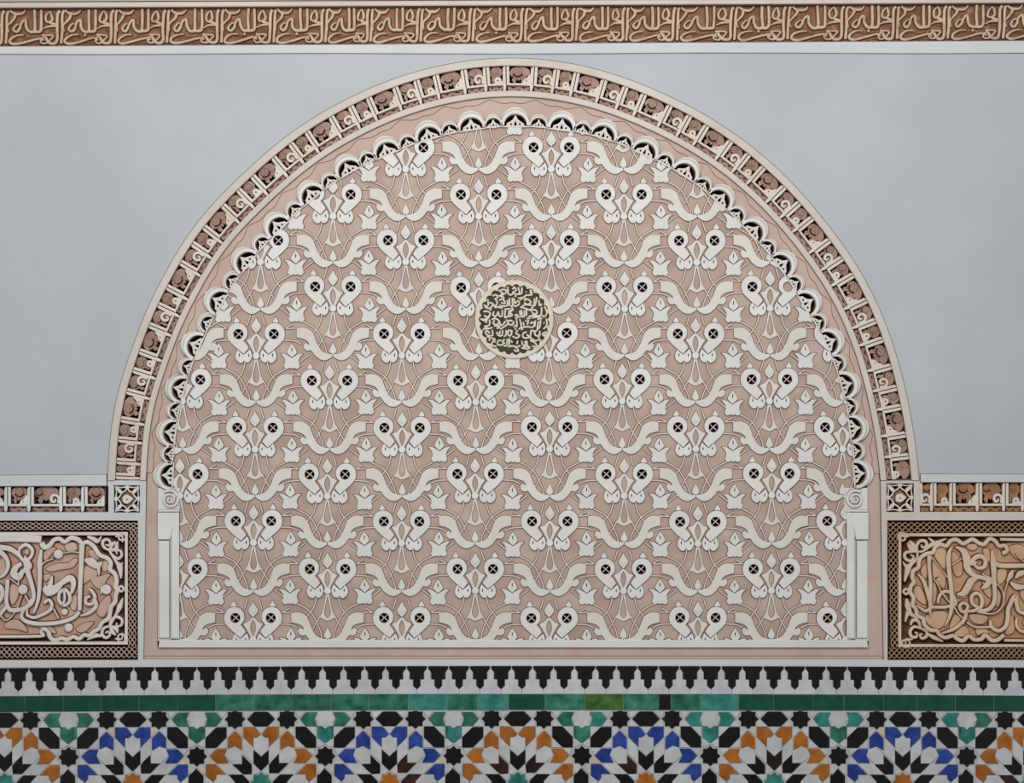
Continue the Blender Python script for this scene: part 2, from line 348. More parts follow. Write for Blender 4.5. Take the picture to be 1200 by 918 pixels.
# cells in unit coordinates: x along (0..UNIT), y inwards (9..39)
CELLS = [(0, 32, 'big'), (32, 57, 'curl'), (57, UNIT, 'ring')]
def arch_cell(u0, kind, wdt, parent, tf0, y0=9.2, y1=38.8, mats=('letter', 'edge'), leafm='leaf', n=3, endstem=True):
    tf = lambda p: tf0((p[0]+u0, p[1]))
    H = y1-y0; base = y1-9.0
    a = MB()
    a.plate([[(.2, y0), (3.5, y0+.8), (3.6, base+.2), (3.4, base+2.2), (.2, base+2.2)]], -9, .2, taper=.3, bev=.5, tf=tf)
    a.obj('letter_stem', mats, parent)
    a = MB()
    a.plate([[(-3.9, y0+2.5), (-2.1, y0), (-.7, y0+.6), (-.7, base), (-.2, base+2.5), (-.9, y1-1), (-2.4, y1), (-4.0, y1-1), (-4.3, base+2)]], -9, .2, taper=.3, bev=.5, tf=tf)
    a.obj('letter_stem', mats, parent)
    a = MB()
    a.ribbon([(3.2+(wdt-7.5)*k/3, base+1.1) for k in range(4)], 2.6, -9, 0, taper=.3, bev=.5, n=1, tf=tf)
    a.obj('letter_baseline', mats, parent)
    a = MB(); xe = wdt-4.4
    if kind == 'big':
        a.plate([[(xe-9.5, base+.2), (xe-7.5, base-4.5), (xe-4.5, base-6), (xe-1.5, base-10.5), (xe+.3, base-11), (xe+.3, base+.2)], circle(xe-4.6, base-3.0, .8, 6)], -9, 0, taper=.2, bev=.35, tf=tf)
        a.obj('letter_tooth', mats, parent)
        a = MB(); pinecone(a, 13, y0+6.6, 4.7, tf=tf, cell=(2.9, xe+.6, y0-.2, base+.3))
    elif kind == 'curl':
        cx, cy = xe-4.8, base-6.0
        a.ribbon([(xe-.8, base-1.0), (cx+4.5, cy-1), (cx+1.5, cy-4.6), (cx-3.0, cy-4.0), (cx-4.4, cy), (cx-2.2, cy+3.2), (cx+.6, cy+2.0), (cx+.6, cy-.4)], [3, 3.2, 3.2, 3.2, 3.2, 3, 2.4, 1.6], -9, 0, taper=.2, bev=.4, n=3, tf=tf)
        a.obj('letter_curl', mats, parent)
        a = MB(); pinecone(a, 9.2, y0+6.2, 3.7, tf=tf, cell=(2.9, xe+.6, y0-.2, base+.3))
    else:
        cx, cy = xe-5.6, base-3.6
        a.plate([circle(cx, cy, 4.2, 14), circle(cx, cy, 1.0, 6)], -9, 0, taper=.2, bev=.4, tf=tf)
        a.plate([[(cx+2.5, cy+1), (xe+.2, base-3), (xe+.2, base+.2), (cx-5.5, base+.2), (cx-3.6, cy+2)]], -9, -.4, taper=.2, bev=.3, tf=tf)
        a.obj('letter_ring', mats, parent)
        a = MB(); pinecone(a, 9.4*min(1, wdt/23), y0+5.8, 4.0*min(1, wdt/23), fan=0, tf=tf, cell=(2.9, xe+.6, y0-.2, base+.3))
    lowleaves(a, 1.6, wdt-4.8, tf, y0=base+2.8, y1=y1, n=2)
    a.obj('pinecone_leaf', [leafm, 'leafg'], parent)
k0 = -int(uap/UNIT)-1
cl = []
for k in range(k0, 12):
    for (c0, c1, kind) in CELLS:
        u = uap+k*UNIT+c0
        if u < 4.5 or u+(c1-c0) > UL-1.0: continue
        cl.append([u, u+c1-c0, kind])
cl.sort()
if cl[0][0]-4.6 > 12: cl.insert(0, [4.6, cl[0][0], 'ring'])
else: cl[0][0] = 4.6
if UL-cl[-1][1] > 12: cl.append([cl[-1][1], UL-.3, 'ring'])
else: cl[-1][1] = UL-.3
cl[-1][1] += 3.6
for a, b, kind in cl: arch_cell(a, kind, b-a, band, lambda p: arcpt(p[0], p[1]))

# ------------------------------------------------------------------ scalloped arch: rose frame, scallops, spiral feet
frame = thing('scalloped_arch', 'rose plaster arch frame edged inside with pale carved scallops', 'arch')
rose = MB()
def legs(mb, inner_pts_v, outer_v):
    pass
LP, RP = 184.5, 1017.0                    # inner edges of the rose legs
oL = off(46); 
outer = oL + [(1032.2, 600), (1035.5, 773), (168, 773), (170.8, 600)]
big = [(202.7,558),(205.8,508),(216,457.5),(234,407),(260.4,356),(291.9,309.6),(329,269),(368,232.4),(410.7,202.5),(455,181.5),(503.6,163.5),(553,152.5),(604,148.5),
       (657.7,152.5),(706,162),(754,181.5),(801,206),(841,237),(879.4,274.4),(912.8,313),(941.5,357.8),(967.5,403),(986,452.7),(995.5,503),(1000.5,556)]
cusps = []
for a, b in zip(big, big[1:]):
    l = math.hypot(b[0]-a[0], b[1]-a[1])
    for f in (15.9/l, 1-15.9/l): cusps.append((a[0]+(b[0]-a[0])*f, a[1]+(b[1]-a[1])*f))
def near_u(p):
    best = min((math.hypot(q[0]-p[0], q[1]-p[1]), i) for i, q in enumerate(off(80)))
    i = best[1]; A = arcpt(LMID[i], 80); Bp = arcpt(min(LMID[-1]-1, LMID[i]+1), 80)
    tx, ty = Bp[0]-A[0], Bp[1]-A[1]; l2 = tx*tx+ty*ty
    du_ = ((p[0]-A[0])*tx+(p[1]-A[1])*ty)/l2
    u = LMID[i]+du_
    q = arcpt(u, 80); return u, math.hypot(q[0]-p[0], q[1]-p[1])*(1 if (p[1] > q[1] or True) else 1), q
inner = []
cu = []
for c in cusps:
    u = near_u(c)[0]; o_, z_ = arcpt(u, 0), arcpt(u, 1)
    v = (c[0]-o_[0])*(z_[0]-o_[0])+(c[1]-o_[1])*(z_[1]-o_[1])     # true depth of the chord here
    cu.append((u, v))
ul = sorted(cu); us = [ul[0][0]-14+i*1.6 for i in range(int((ul[-1][0]-ul[0][0]+28)/1.6)+1)]
for u in us:
    j = min(range(len(ul)), key=lambda k: abs(ul[k][0]-u)); c_ = ul[j]
    lo_ = [q for q in ul if q[0] <= u]; hi_ = [q for q in ul if q[0] > u]
    vc = c_[1] if not lo_ or not hi_ else lo_[-1][1]+(hi_[0][1]-lo_[-1][1])*(u-lo_[-1][0])/((hi_[0][0]-lo_[-1][0]) or 1)
    inner.append(arcpt(u, vc-15.2+8.0*max(0, 1-abs(u-c_[0])/6.0)))
inner = [p for p in inner if p[1] < 566] + [(RP, 575), (RP+1.5, 759.5), (LP-.7, 759.5), (LP, 575)]
rose.plate([outer, inner], -14, -3.2, taper=0, bev=.3)
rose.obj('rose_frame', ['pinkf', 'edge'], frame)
# raised lobed field along the outer side of the rose band
lob = MB(); NL = 25; du = UL/NL
def wavy(u):
    t = (u/du) % 1; return 47.2+5.6*min(1, 1.9*(1-abs(2*t-1)))-(.9 if .42 < t < .58 else 0)
strip(lob, 45.8, wavy, -3.2, -1.9, u0=10, u1=UL-10, step=3.2, taper=.4, bev=.25); lob.obj('lobed_field', ['pinkf', 'edge'], frame)
mb = MB()
mb.plate([[(168, 773), (1035.5, 773), (1033.5, 769.8), (170, 769.8)]], -3.4, -1.0, taper=.6, bev=.5); mb.obj('rose_sill', ['pinkf', 'edge'], frame)
# scallops
def tangent(i, pts):
    a = pts[max(0, i-1)]; b = pts[min(len(pts)-1, i+1)]; l = math.hypot(b[0]-a[0], b[1]-a[1]); return ((b[0]-a[0])/l, (b[1]-a[1])/l)
def scallop(cx, cy, t, r, cw, name, first=False, last=False):
    nx, ny = t[1], -t[0]                       # outwards (up at the apex)
    tf = lambda p: (cx+t[0]*p[0]+nx*p[1], cy+t[1]*p[0]+ny*p[1])
    n = 14; cv = r*.2; hb = cw+.35
    a0 = math.asin(max(-1, min(1, (r*.5-cv)/r)))
    # outline (x, v) with v outwards; foot cut at v = 0
    arc_ = [(hb*math.cos(PI-a)/math.cos(a0) if False else -r*math.cos(a0+(PI-2*a0)*k/n), cv+r*math.sin(a0+(PI-2*a0)*k/n)) for k, a in enumerate([0]*(n+1))]
    sx = hb/(r*math.cos(a0)); arc_ = [(x*sx, v) for x, v in arc_]
    outl = [(-hb, -.9)]+arc_+[(hb, -.9)]
    ri = r*.665; hole = [(-ri, 1.0)]+[(-ri*math.cos(PI*k/10), 1.6+ri*math.sin(PI*k/10)*.97) for k in range(11)]+[(ri, 1.0)]
    root = MB(); fl = lambda l: [(p[0], -p[1]) for p in l]; tff = lambda p: tf((p[0], -p[1]))
    root.plate([fl(outl), fl(hole)], -13, .6, taper=.3, bev=.4, tf=tff)
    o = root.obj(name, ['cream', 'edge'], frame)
    r2 = MB(); ro = r*.875
    out2 = [(-ro*1.0, 1.2)]+[(-ro*math.cos(PI*k/12), cv*.7+ro*math.sin(PI*k/12)) for k in range(13)]+[(ro*1.0, 1.2)]
    ri2 = ri+.5
    in2 = [(-ri2, .9)]+[(-ri2*math.cos(PI*k/12), 1.6+ri2*math.sin(PI*k/12)) for k in range(13)]+[(ri2, .9)]
    c = out2+in2[::-1]
    r2.plate([fl(c)], .5, 2.1, taper=.6, bev=.3, tf=tff); r2.obj('inner_moulding', ['white', 'edge'], o)
    # pierced tracery: small half disc with leaf tip, eyes and drop
    r3 = MB(); q = ri*.83
    tr = [(-ri*.98, .2)]+[(-q, 1.2)]+[(-q*.93, q*.42), (-q*.55, q*.62), (-q*.30, q*.80), (0, ri*1.0+1.4), (q*.30, q*.80), (q*.55, q*.62), (q*.95, q*.36)]+[(q, 1.2), (ri*.98, .2)]
    eyes = [circle(-q*.48, q*.30, q*.12, 6), circle(q*.48, q*.30, q*.12, 6)]
    drop = [(0, .5), (q*.16, q*.25), (0, q*.72), (-q*.16, q*.25)]
    r3.plate([fl(tr)]+[fl(e) for e in eyes]+[fl(drop)], -6, -1.2, taper=.1, bev=.25, tf=tff)
    r3.obj('pierced_tracery', ['cream', 'edge'], o)
sm = []
for i, (a, b) in enumerate(zip(big, big[1:])): sm.append(((a[0]+b[0])/2, (a[1]+b[1])/2))
for i, c in enumerate(big):
    t = tangent(i, big)
    scallop(c[0], c[1], t, 19.3, 15.9, 'large_scallop')
for i, c in enumerate(sm):
    a, b = big[i], big[i+1]; l = math.hypot(b[0]-a[0], b[1]-a[1]); t = ((b[0]-a[0])/l, (b[1]-a[1])/l)
    # push out to the bulging chord
    c = (c[0]+t[1]*1.6, c[1]-t[0]*1.6)
    scallop(c[0], c[1], t, 12.6, l/2-15.9, 'small_scallop')
def foot(cx, x0, x1, sgn):
    f = MB(); f.plate([rect(x0, 572, x1, 600)], -13, -1.2, taper=.3, bev=.5); o = f.obj('spiral_foot', ['white', 'edge'], frame)
    g = MB(); pts = []
    for k in range(22):
        a = k*.62; r = 10.5*(1-k/23.0)+.6
        pts.append((cx+sgn*r*math.cos(a-2.2), 585.5+r*math.sin(a-2.2)))
    g.plate([[(x0+.4, 597.5), (x1-.4, 597.5), (x1-.4, 599.9), (x0+.4, 599.9)]], -1.2, .8, taper=.2, bev=.3)
    g.ribbon(pts, [3.2-1.5*k/22 for k in range(22)], -1.3, 1.4, taper=.5, bev=.4, n=2)
    g.obj('spiral', ['white', 'edge'], o)
foot(199.5, 184.8, 210.5, 1); foot(1002.0, 989.5, 1017.0, -1)

# ------------------------------------------------------------------ colonnettes
def colonnette(name, label, x0, x1, xi, flip, group):
    c = thing(name, label, 'column', group=group)
    m = lambda a: a if not flip else (x0+x1-a)
    def pl(nm, loops, d0, d1, mats=('white', 'edge'), **k):
        q = MB(); q.plate([[(m(p[0]), p[1]) for p in l] for l in loops], d0, d1, **k); q.obj(nm, list(mats), c)
    W = x1-x0
    pl('back_slab', [[(x0, 600.4), (x1-1, 600.4), (x1-.5, 752), (x0, 752)]], -13, -1.6, taper=.2, bev=.3)
    pl('capital_block', [[(x0+.3, 600.8), (x1-1.2, 600.8), (x1-1.2, 617), (x0+W*.62, 622), (x0+W*.56, 632.5), (x0+.3, 632.5)]], -1.6, .8, taper=.4, bev=.5)
    pl('shaft', [cr([(x0+W*.6, 749, 1), (x0+W*.6, 640), (x0+W*.62, 622), (x0+W*.76, 613.5), (x1-1, 611.8, 1), (x1-.8, 749, 1)], 3)], -1.6, 2.6, taper=.7, bev=1.6)
    pl('side_fillet', [[(x0+1.5, 634), (x0+W*.52, 634), (x0+W*.52, 748), (x0+1.5, 748)]], -1.6, .3, taper=.5, bev=.5)
    return c
colonnette('colonnette', 'pale plaster colonnette at the left foot of the scalloped arch', 184.6, 211.2, 0, False, None)
colonnette('colonnette', 'pale plaster colonnette at the right foot of the scalloped arch', 991.0, 1018.2, 0, True, None)

# ------------------------------------------------------------------ carved panel (interlace of hooks, volutes, tulips)
panel = thing('carved_panel', 'rose and white carved stucco panel with rows of hooked scrolls inside the arch', 'carving')
chord = off(81.5)
chord = [p for p in chord if p[1] < 575]
CLIP = resample(chord, 44)
bx0, bx1, by1 = 210.3, 992.0, 750.5
CLIP = [(208.0, by1), (207, 660)] + [p for p in cr(big, 2, False)] + [(997.0, 660), (996.5, by1)]
# convex hull so that every edge is a usable cutting line
def hull(pts):
    pts = sorted(set(pts)); 
    def half(ps):
        h = []
        for p in ps:
            while len(h) > 1 and (h[-1][0]-h[-2][0])*(p[1]-h[-2][1])-(h[-1][1]-h[-2][1])*(p[0]-h[-2][0]) <= 0: h.pop()
            h.append(p)
        return h[:-1]
    return half(pts)+half(pts[::-1])
CLIP = hull(CLIP)
def inside(p, pad=0):
    s = 1e9
    for i in range(len(CLIP)):
        a = CLIP[i-1]; b = CLIP[i]; l = math.hypot(b[0]-a[0], b[1]-a[1]) or 1e-9
        s = min(s, ((b[0]-a[0])*(p[1]-a[1])-(b[1]-a[1])*(p[0]-a[0]))/l)
    return s-pad
PROTO = {}
def add_proto(name, mb, mats):
    me = mb.mesh(name, mats)
    xs = [v.co.x/S+600 for v in me.vertices]; ys = [459-(v.co.z-ZC)/S for v in me.vertices]
    PROTO[name] = (me, min(xs), max(xs), min(ys), max(ys))
def place(name, objname, x, y, parent):
    me, x0, x1, y0, y1 = PROTO[name]
    cs = [inside(p) for p in ((x0+x, y0+y), (x1+x, y0+y), (x1+x, y1+y), (x0+x, y1+y))]
    if min(cs) > 0: return put(me, objname, parent, x, y)
    mid = inside(((x0+x1)/2+x, (y0+y1)/2+y))
    if mid < -max(x1-x0, y1-y0): return None
    bm = bmesh.new(); bm.from_mesh(me); bm.transform(__import__('mathutils').Matrix.Translation((x*S, 0, -y*S)))
    for i in range(len(CLIP)):
        a = CLIP[i-1]; b = CLIP[i]; l = math.hypot(b[0]-a[0], b[1]-a[1])
        if l < 1e-6: continue
        # outward normal in drawing units: opposite of the inside side
        nx, ny = (b[1]-a[1])/l, -(b[0]-a[0])/l
        co = Vector(P(a[0], a[1], 0)); no = Vector((nx, 0, -ny))
        if max(((v.co-co).dot(no) for v in bm.verts), default=-1) <= 1e-6: continue
        bmesh.ops.bisect_plane(bm, geom=bm.verts[:]+bm.edges[:]+bm.faces[:], plane_co=co, plane_no=no, clear_outer=True)
        if not bm.verts: break
    if len(bm.faces) < 3: bm.free(); return None
    bm.transform(__import__('mathutils').Matrix.Translation((-x*S, 0, y*S)))
    m2 = bpy.data.meshes.new(name); bm.to_mesh(m2); bm.free()
    for mt in me.materials: m2.materials.append(mt)
    return put(m2, objname, parent, x, y)
Z = 1/6.65
def zz(pts): return [(p[0]*Z, p[1]*Z)+tuple(p[2:]) for p in pts]
G0 = -2.4      # ground level of the panel
hook = zz([(58,111,1),(69,88),(98,54,1),(76,28),(67,0),(72,-38),(100,-72),(140,-86),(184,-76),(214,-44),(225,2),(214,44),(178,86),(134,125,1),(97,156,1)])
hole = [(138*Z+5.9*math.cos(a), 5.9*math.sin(a)*1.02) for a in [2*PI*k/14 for k in range(14)]]
capo = zz([(50,118,1),(68,138),(97,163,1),(122,144),(140,124,1),(156,150),(160,182),(148,208),(124,226),(106,222),(92,205,1),(80,220),(62,222),(42,204),(32,172),(38,140)])
slits = [[(p[0]*Z, p[1]*Z) for p in lens(56, 166, 9, 30)], [(p[0]*Z, p[1]*Z) for p in lens(130, 164, 9, 30)]]
knob = zz([(132,-90,1),(130,-104),(140,-116),(152,-136,1),(164,-116),(174,-104),(172,-88,1)])
bud = zz([(0,-128,1),(14,-100),(34,-70),(36,-45),(20,-24),(0,-8,1),(-20,-24),(-36,-45),(-34,-70),(-14,-100)])
buds_line = zz([(-32,-52,1),(-14,-46),(0,-32,1),(14,-46),(32,-52,1),(30,-38),(0,-6,1),(-30,-38)])
leaf = zz([(0,-8,1),(20,8),(44,32),(80,44,1),(62,60),(44,84),(26,118),(8,156,1),(-8,156,1),(-26,118),(-44,84),(-62,60),(-80,44,1),(-44,32),(-20,8)])
leaf_h = zz([(0,14,1),(18,45),(22,85),(10,122),(0,142,1),(-10,122),(-22,85),(-18,45)])
drop = zz([(12,186,1),(22,250),(34,310),(48,350),(68,374,1),(42,388),(18,400),(0,405),(-18,400),(-42,388),(-68,374,1),(-48,350),(-34,310),(-22,250),(-12,186,1)])
drop_h = zz([(0,206,1),(12,262),(25,325),(20,364),(0,382,1),(-20,364),(-25,325),(-12,262)])
cup = zz([(0,192,1),(26,174),(56,158),(88,156,1),(66,178),(53,202),(53,228),(62,252),(42,274),(14,266),(0,274,1),(-14,266),(-42,274),(-62,252),(-53,228),(-53,202),(-66,178),(-88,156,1),(-56,158),(-26,174)])
tip = zz([(0,76,1),(22,108),(37,138),(32,156),(0,184,1),(-32,156),(-37,138),(-22,108)])
tip_h = [(p[0]*Z, p[1]*Z) for p in lens(0, 122, 9, 40)]
vol = zz([(281,-38,1),(238,-45),(200,-38),(166,-14),(144,27),(126,77),(96,127),(58,155),(16,163),(-4,156,1),(-4,171,1),(20,190),(56,208),(100,200),(142,166),(168,130),(198,135),(222,117),(227,94),(217,78),(202,79),(182,96,1),(186,74),(204,54),(236,40),(281,30,1)])
sbud = zz([(0,72,1),(12,100),(24,128),(20,148),(0,160,1),(-20,148),(-24,128),(-12,100)])
def both(name, loops, d0, d1, mats, **k):
    for s, suf in ((1, '_r'), (-1, '_l')):
        m = MB(); m.plate([[(600*0+s*p[0], p[1]) for p in l] for l in loops], d0, d1, **k); add_proto(name+suf, m, mats)
# prototypes are drawn about (0,0)
both('hook', [offset(cr(hook, 3), .1), hole], G0, .3, ['white', 'edge'], taper=.55, bev=.45)
both('cap', [offset(cr(capo, 3), .1), slits[0], slits[1]], G0, .8, ['white', 'edge'], taper=.55, bev=.4)
both('knob', [cr(knob, 2)], G0, -.2, ['white', 'edge'], taper=.5, bev=.4)
both('vol', [offset(cr(vol, 2), .35)], G0, 0, ['cream', 'edge'], taper=.55, bev=.45)
def one(name, loops, d0, d1, mats, **k):
    m = MB(); m.plate(loops, d0, d1, **k); add_proto(name, m, mats)
one('bud', [offset(cr(bud, 2), .2)], G0, -.3, ['cream', 'edge'], taper=.5, bev=.4)
one('budcup', [cr(buds_line, 2)], -.5, .3, ['cream', 'edge'], taper=.35, bev=.25)
one('leaf', [cr(leaf, 2), cr(leaf_h, 2)], G0, -.8, ['cream', 'edge'], taper=.45, bev=.35)
one('bead', [circle(0, 170*Z, 4.2, 14)], G0, .7, ['white', 'edge'], taper=.5, bev=.8)
one('drop', [cr(drop, 2), cr(drop_h, 2)], G0, -.8, ['cream', 'edge'], taper=.4, bev=.3)
one('cup', [offset(cr(cup, 3), .2)], G0, .1, ['cream', 'edge'], taper=.55, bev=.45)
one('tip', [offset(cr(tip, 2), .1), tip_h], G0, -.3, ['cream', 'edge'], taper=.5, bev=.4)
one('sbud', [offset(cr(sbud, 2), .35)], G0, -.9, ['cream', 'edge'], taper=.4, bev=.35)
cb = MB()
for a in (.72, 2.35): cb.ribbon([(138*Z-6.2*math.cos(a), -6.2*math.sin(a)), (138*Z+6.2*math.cos(a), 6.2*math.sin(a))], 1.15, -4.6, -3.0, taper=.1, bev=.2, n=1)
add_proto('cross_r', cb, ['pale', 'leafg'])
cb = MB()
for a in (.72, 2.35): cb.ribbon([(-138*Z-6.2*math.cos(a), -6.2*math.sin(a)), (-138*Z+6.2*math.cos(a), 6.2*math.sin(a))], 1.15, -4.6, -3.0, taper=.1, bev=.2, n=1)
add_proto('cross_l', cb, ['pale', 'leafg'])
VN = [[(92,186),(88,225),(108,300),(160,372)], [(240,270),(170,306),(120,350),(84,417),(54,490),(44,565)], [(58,372),(84,417),(112,462),(150,500)],
      [(44,-150),(56,-110),(70,-66)], [(220,-42),(300,-44)], [(222,-38),(250,-58),(284,-74)], [(214,48),(300,54),(350,78)],
      [(322,232),(370,196),(412,164)], [(74,44),(46,88),(16,148)], [(78,30),(100,44)]]
vm = MB()
for l in VN:
    for s in (1, -1): vm.ribbon([(s*p[0]*Z, p[1]*Z) for p in l], 1.45, G0, -.5, taper=.65, bev=.3, n=3)
add_proto('vine', vm, ['vine', 'edge'])
rows = {0:172.5,1:227.6,2:282,3:336.6,4:391,5:445.5,6:501,7:556,8:611.5,9:667.5,10:725}
def colx(k, r):   # k: column index, 0 = the middle column
    base = 643.5+86.0*k if r > 3 else 646+85.4*k
    if r >= 7: base = 644+86.8*k
    return base
pan = MB(); holes = []
pairs = []
for r in range(-1, 12):
    y = rows.get(r, 172.5+(r)*55.3 if r < 0 else 781)
    for k in range(-6, 7):
        # pairs stand where column and row parities agree (row 0: middle column)
        if (k+r) % 2: continue
        x = colx(k, r) + rnd.uniform(-.8, .8); yy = y + rnd.uniform(-.7, .7)
        pairs.append((x, yy, r, k))
med = (602.6, 374.6)
for x, y, r, k in pairs:
    for s in (1, -1):
        hx = x+s*138*Z
        if inside((hx, y), 5.2) > 0 and math.hypot(hx-med[0], y-med[1]) > 40:
            holes.append([(hx+5.8*math.cos(a), y+5.8*math.sin(a)) for a in [2*PI*q/10 for q in range(10)]])
pan.plate([CLIP]+holes, -11, G0, taper=.0, bev=0)
pan.obj('rose_ground', ['pink', 'edge'], panel)
for x, y, r, k in pairs:
    for suf, s in (('_r', 1), ('_l', -1)):
        h = place('hook'+suf, 'hooked_scroll', x, y, panel)
        c = place('cross'+suf, 'cross_bar', x, y, panel)
        place('cap'+suf, 'hook_cap', x, y, panel)
        place('knob'+suf, 'hook_knob', x, y, panel)
    for nm, on in (('bud', 'pointed_bud'), ('budcup', 'bud_cup'), ('leaf', 'spindle_leaf'), ('bead', 'round_bead'), ('drop', 'drop_loop'), ('vine', 'vine_tracery')):
        q_ = place(nm, on, x, y, panel)
        if q_ and nm == 'vine': q_['kind'] = 'stuff'
    # volutes one row below the pair, on the same column
    yv = rows.get(r+1, y+55)
    place('vol_r', 'volute_band', x, yv, panel); place('vol_l', 'volute_band', x, yv, panel)
    place('sbud', 'small_bud', x, yv, panel)
for r in range(-1, 11):
    for k in range(-6, 6):
        x = colx(k+.5, r)+rnd.uniform(-.7, .7); y = rows.get(r, 117)+rnd.uniform(-.6, .6)
        place('cup', 'tulip_cup', x, y, panel); place('tip', 'tulip_tip', x, y, panel)
sill = MB(); sill.plate([[(187, 750.2), (1016, 750.2), (1017.5, 759.3), (185.5, 759.3)]], -12, .6, taper=.4, bev=.5)
sill.obj('base_fillet', ['white', 'edge'], panel)

# ------------------------------------------------------------------ medallion
mdl = thing('calligraphy_medallion', 'round ivory and dark olive medallion of Arabic script set into the carved panel', 'medallion')
mb = MB(); mb.plate([circle(med[0], med[1], 46.2, 48)], -4.5, 1.8, taper=.6, bev=.8); mb.obj('disc', ['disc', 'edge'], mdl)
nl = 27; sc_ = []
for k in range(nl*5):
    a = 2*PI*k/(nl*5); f = abs(math.sin(nl*a/2)); sc_.append((med[0]+(38.6+2.9*f)*math.cos(a), med[1]+(38.6+2.9*f)*math.sin(a)))
mb = MB(); mb.plate([sc_], 1.8, 2.1, taper=.1, bev=0); mb.obj('scalloped_ground', ['mdark'], mdl)
MZ = 1/9.66
MS = [# traced script strokes, in a 918-unit square over the medallion
 [(385,110),(392,200)],[(280,160),(340,140),(375,165),(330,200),(285,215)],[(300,165),(330,185),(300,215),(340,225)],[(450,165),(430,200),(400,200)],[(455,110),(485,145),(440,180),(500,195),(520,185),(505,115)],[(545,115),(545,180),(520,195)],
 [(640,140),(660,200),(600,205),(560,230),(500,240)],[(590,165),(600,170)],[(655,150),(640,185)],
 [(715,225),(705,290),(690,330)],[(690,240),(680,320),(640,370),(600,360),(540,340)],[(570,270),(610,250),(650,285),(610,310),(570,290)],[(530,350),(580,315),(660,320)],
 [(405,235),(408,330)],[(438,235),(440,320),(420,335)],[(460,240),(465,300),(500,270),(520,300),(480,330),(450,320)],[(380,260),(385,320),(330,330),(290,320)],[(290,265),(330,250),(360,300),(310,290)],[(240,240),(270,290),(240,340),(270,340),(330,350)],
 [(215,215),(250,200),(275,225),(240,250)],[(160,250),(165,320),(130,330)],[(120,310),(145,350),(200,345),(215,300),(180,290)],[(215,300),(255,350)],
 [(800,330),(830,400),(800,450),(775,430)],[(770,340),(765,420),(735,440),(690,430)],[(640,390),(690,370),(720,400),(680,430),(620,450)],[(660,400),(700,440),(640,460),(760,450)],
 [(600,370),(598,440)],[(575,375),(572,450),(540,440)],[(540,370),(545,440),(500,450)],[(350,365),(450,355)],[(360,370),(352,460)],[(400,380),(395,440),(350,460)],[(450,370),(410,400),(440,430),(400,450)],[(465,440),(490,425),(500,455),(470,465)],
 [(325,370),(322,440),(290,440),(280,390)],[(275,400),(255,440),(220,430),(230,390)],[(110,390),(165,390),(190,420),(150,455),(120,430)],[(190,420),(160,470),(90,480)],[(80,470),(120,495),(160,480)],
 [(820,470),(830,540),(790,590)],[(790,515),(800,525)],[(760,480),(750,560),(720,590),(735,500)],[(700,490),(690,560)],[(720,480),(780,465)],[(640,530),(665,510),(690,540),(660,570),(620,560)],[(600,470),(660,460)],[(585,490),(600,500)],
 [(620,560),(560,570),(545,600)],[(520,470),(540,560),(510,590)],[(485,470),(490,560),(450,560)],[(440,500),(410,490),(390,530),(440,540),(455,500)],[(370,480),(390,520),(350,560),(300,590)],[(360,500),(330,540),(300,545)],
 [(205,480),(250,470),(290,500),(260,540),(220,520),(240,490)],[(290,500),(300,550),(230,550)],[(180,480),(180,540),(130,560)],[(120,550),(160,580),(215,570)],[(105,590),(200,580)],
 [(830,620),(780,640),(800,670)],[(750,610),(740,660),(700,660),(690,620)],[(650,600),(640,670),(600,690),(560,680),(560,640),(600,620)],[(600,650),(650,690),(700,720),(760,700)],[(690,620),(720,600)],
 [(500,600),(480,640),(520,660),(490,690),(440,670)],[(435,600),(425,660)],[(440,620),(400,600),(390,650),(420,670)],[(370,600),(365,660),(340,670)],[(330,600),(320,660),(280,660),(260,620)],[(300,610),(290,650)],[(210,600),(215,660),(160,660),(130,620)],[(130,620),(160,610),(180,640)],
 [(640,720),(690,740),(720,790),(660,780)],[(600,720),(610,780),(640,800),(590,810),(540,800)],[(545,720),(560,770),(590,760),(580,720)],[(530,770),(500,790),(440,780),(390,790)],[(500,720),(490,760)],[(470,790),(510,830),(480,840),(455,820)],
 [(405,690),(402,770)],[(380,700),(378,770),(340,780)],[(350,700),(330,740),(360,750)],[(320,720),(280,720),(270,760),(320,770),(340,740)],[(250,700),(215,730),(210,770),(260,790)],[(200,690),(230,700),(240,740)],
 [(560,790),(620,780)],[(480,205),(470,225)],[(590,235),(575,250)],[(740,260),(745,330)],[(770,300),(760,325)],[(230,470),(250,455)],[(330,235),(350,240)],[(700,620),(660,600)],[(260,580),(300,570)],[(420,720),(440,740)],[(520,380),(530,430)],[(620,480),(610,540)],[(180,360),(200,375)],[(140,520),(150,500)],[(760,640),(730,690)],[(640,690),(660,710)],[(470,110),(440,140)],[(150,670),(185,690),(175,720)],[(420,400),(415,350)],[(520,260),(560,240)],[(470,540),(475,600)],[(560,510),(570,550)]]
for i, l in enumerate(MS):
    mb = MB(); pts = [(555+p[0]*MZ, 325+p[1]*MZ) for p in l]
    mb.ribbon(pts, 1.9, 2.0, 2.8+(i % 9)*.05, taper=.12, bev=.25, n=3); mb.obj('script_stroke', ['mletter', 'disc'], mdl)

# ------------------------------------------------------------------ top calligraphy frieze
frz = thing('calligraphy_frieze', 'long ochre brown frieze of repeated tan Arabic lettering along the top of the wall', 'frieze')
mb = MB(); mb.plate([[(-30, 10), (1230, 4), (1230, 48), (-30, 55)]], -13, -4.6, taper=0, bev=0); mb.obj('ochre_ground', ['fground', 'fedge'], frz)
stems = [-58, 5, 70, 133, 194, 257.5, 319, 380, 433, 492, 553, 614, 674, 733, 792, 860, 922, 990, 1050, 1110, 1175, 1238]
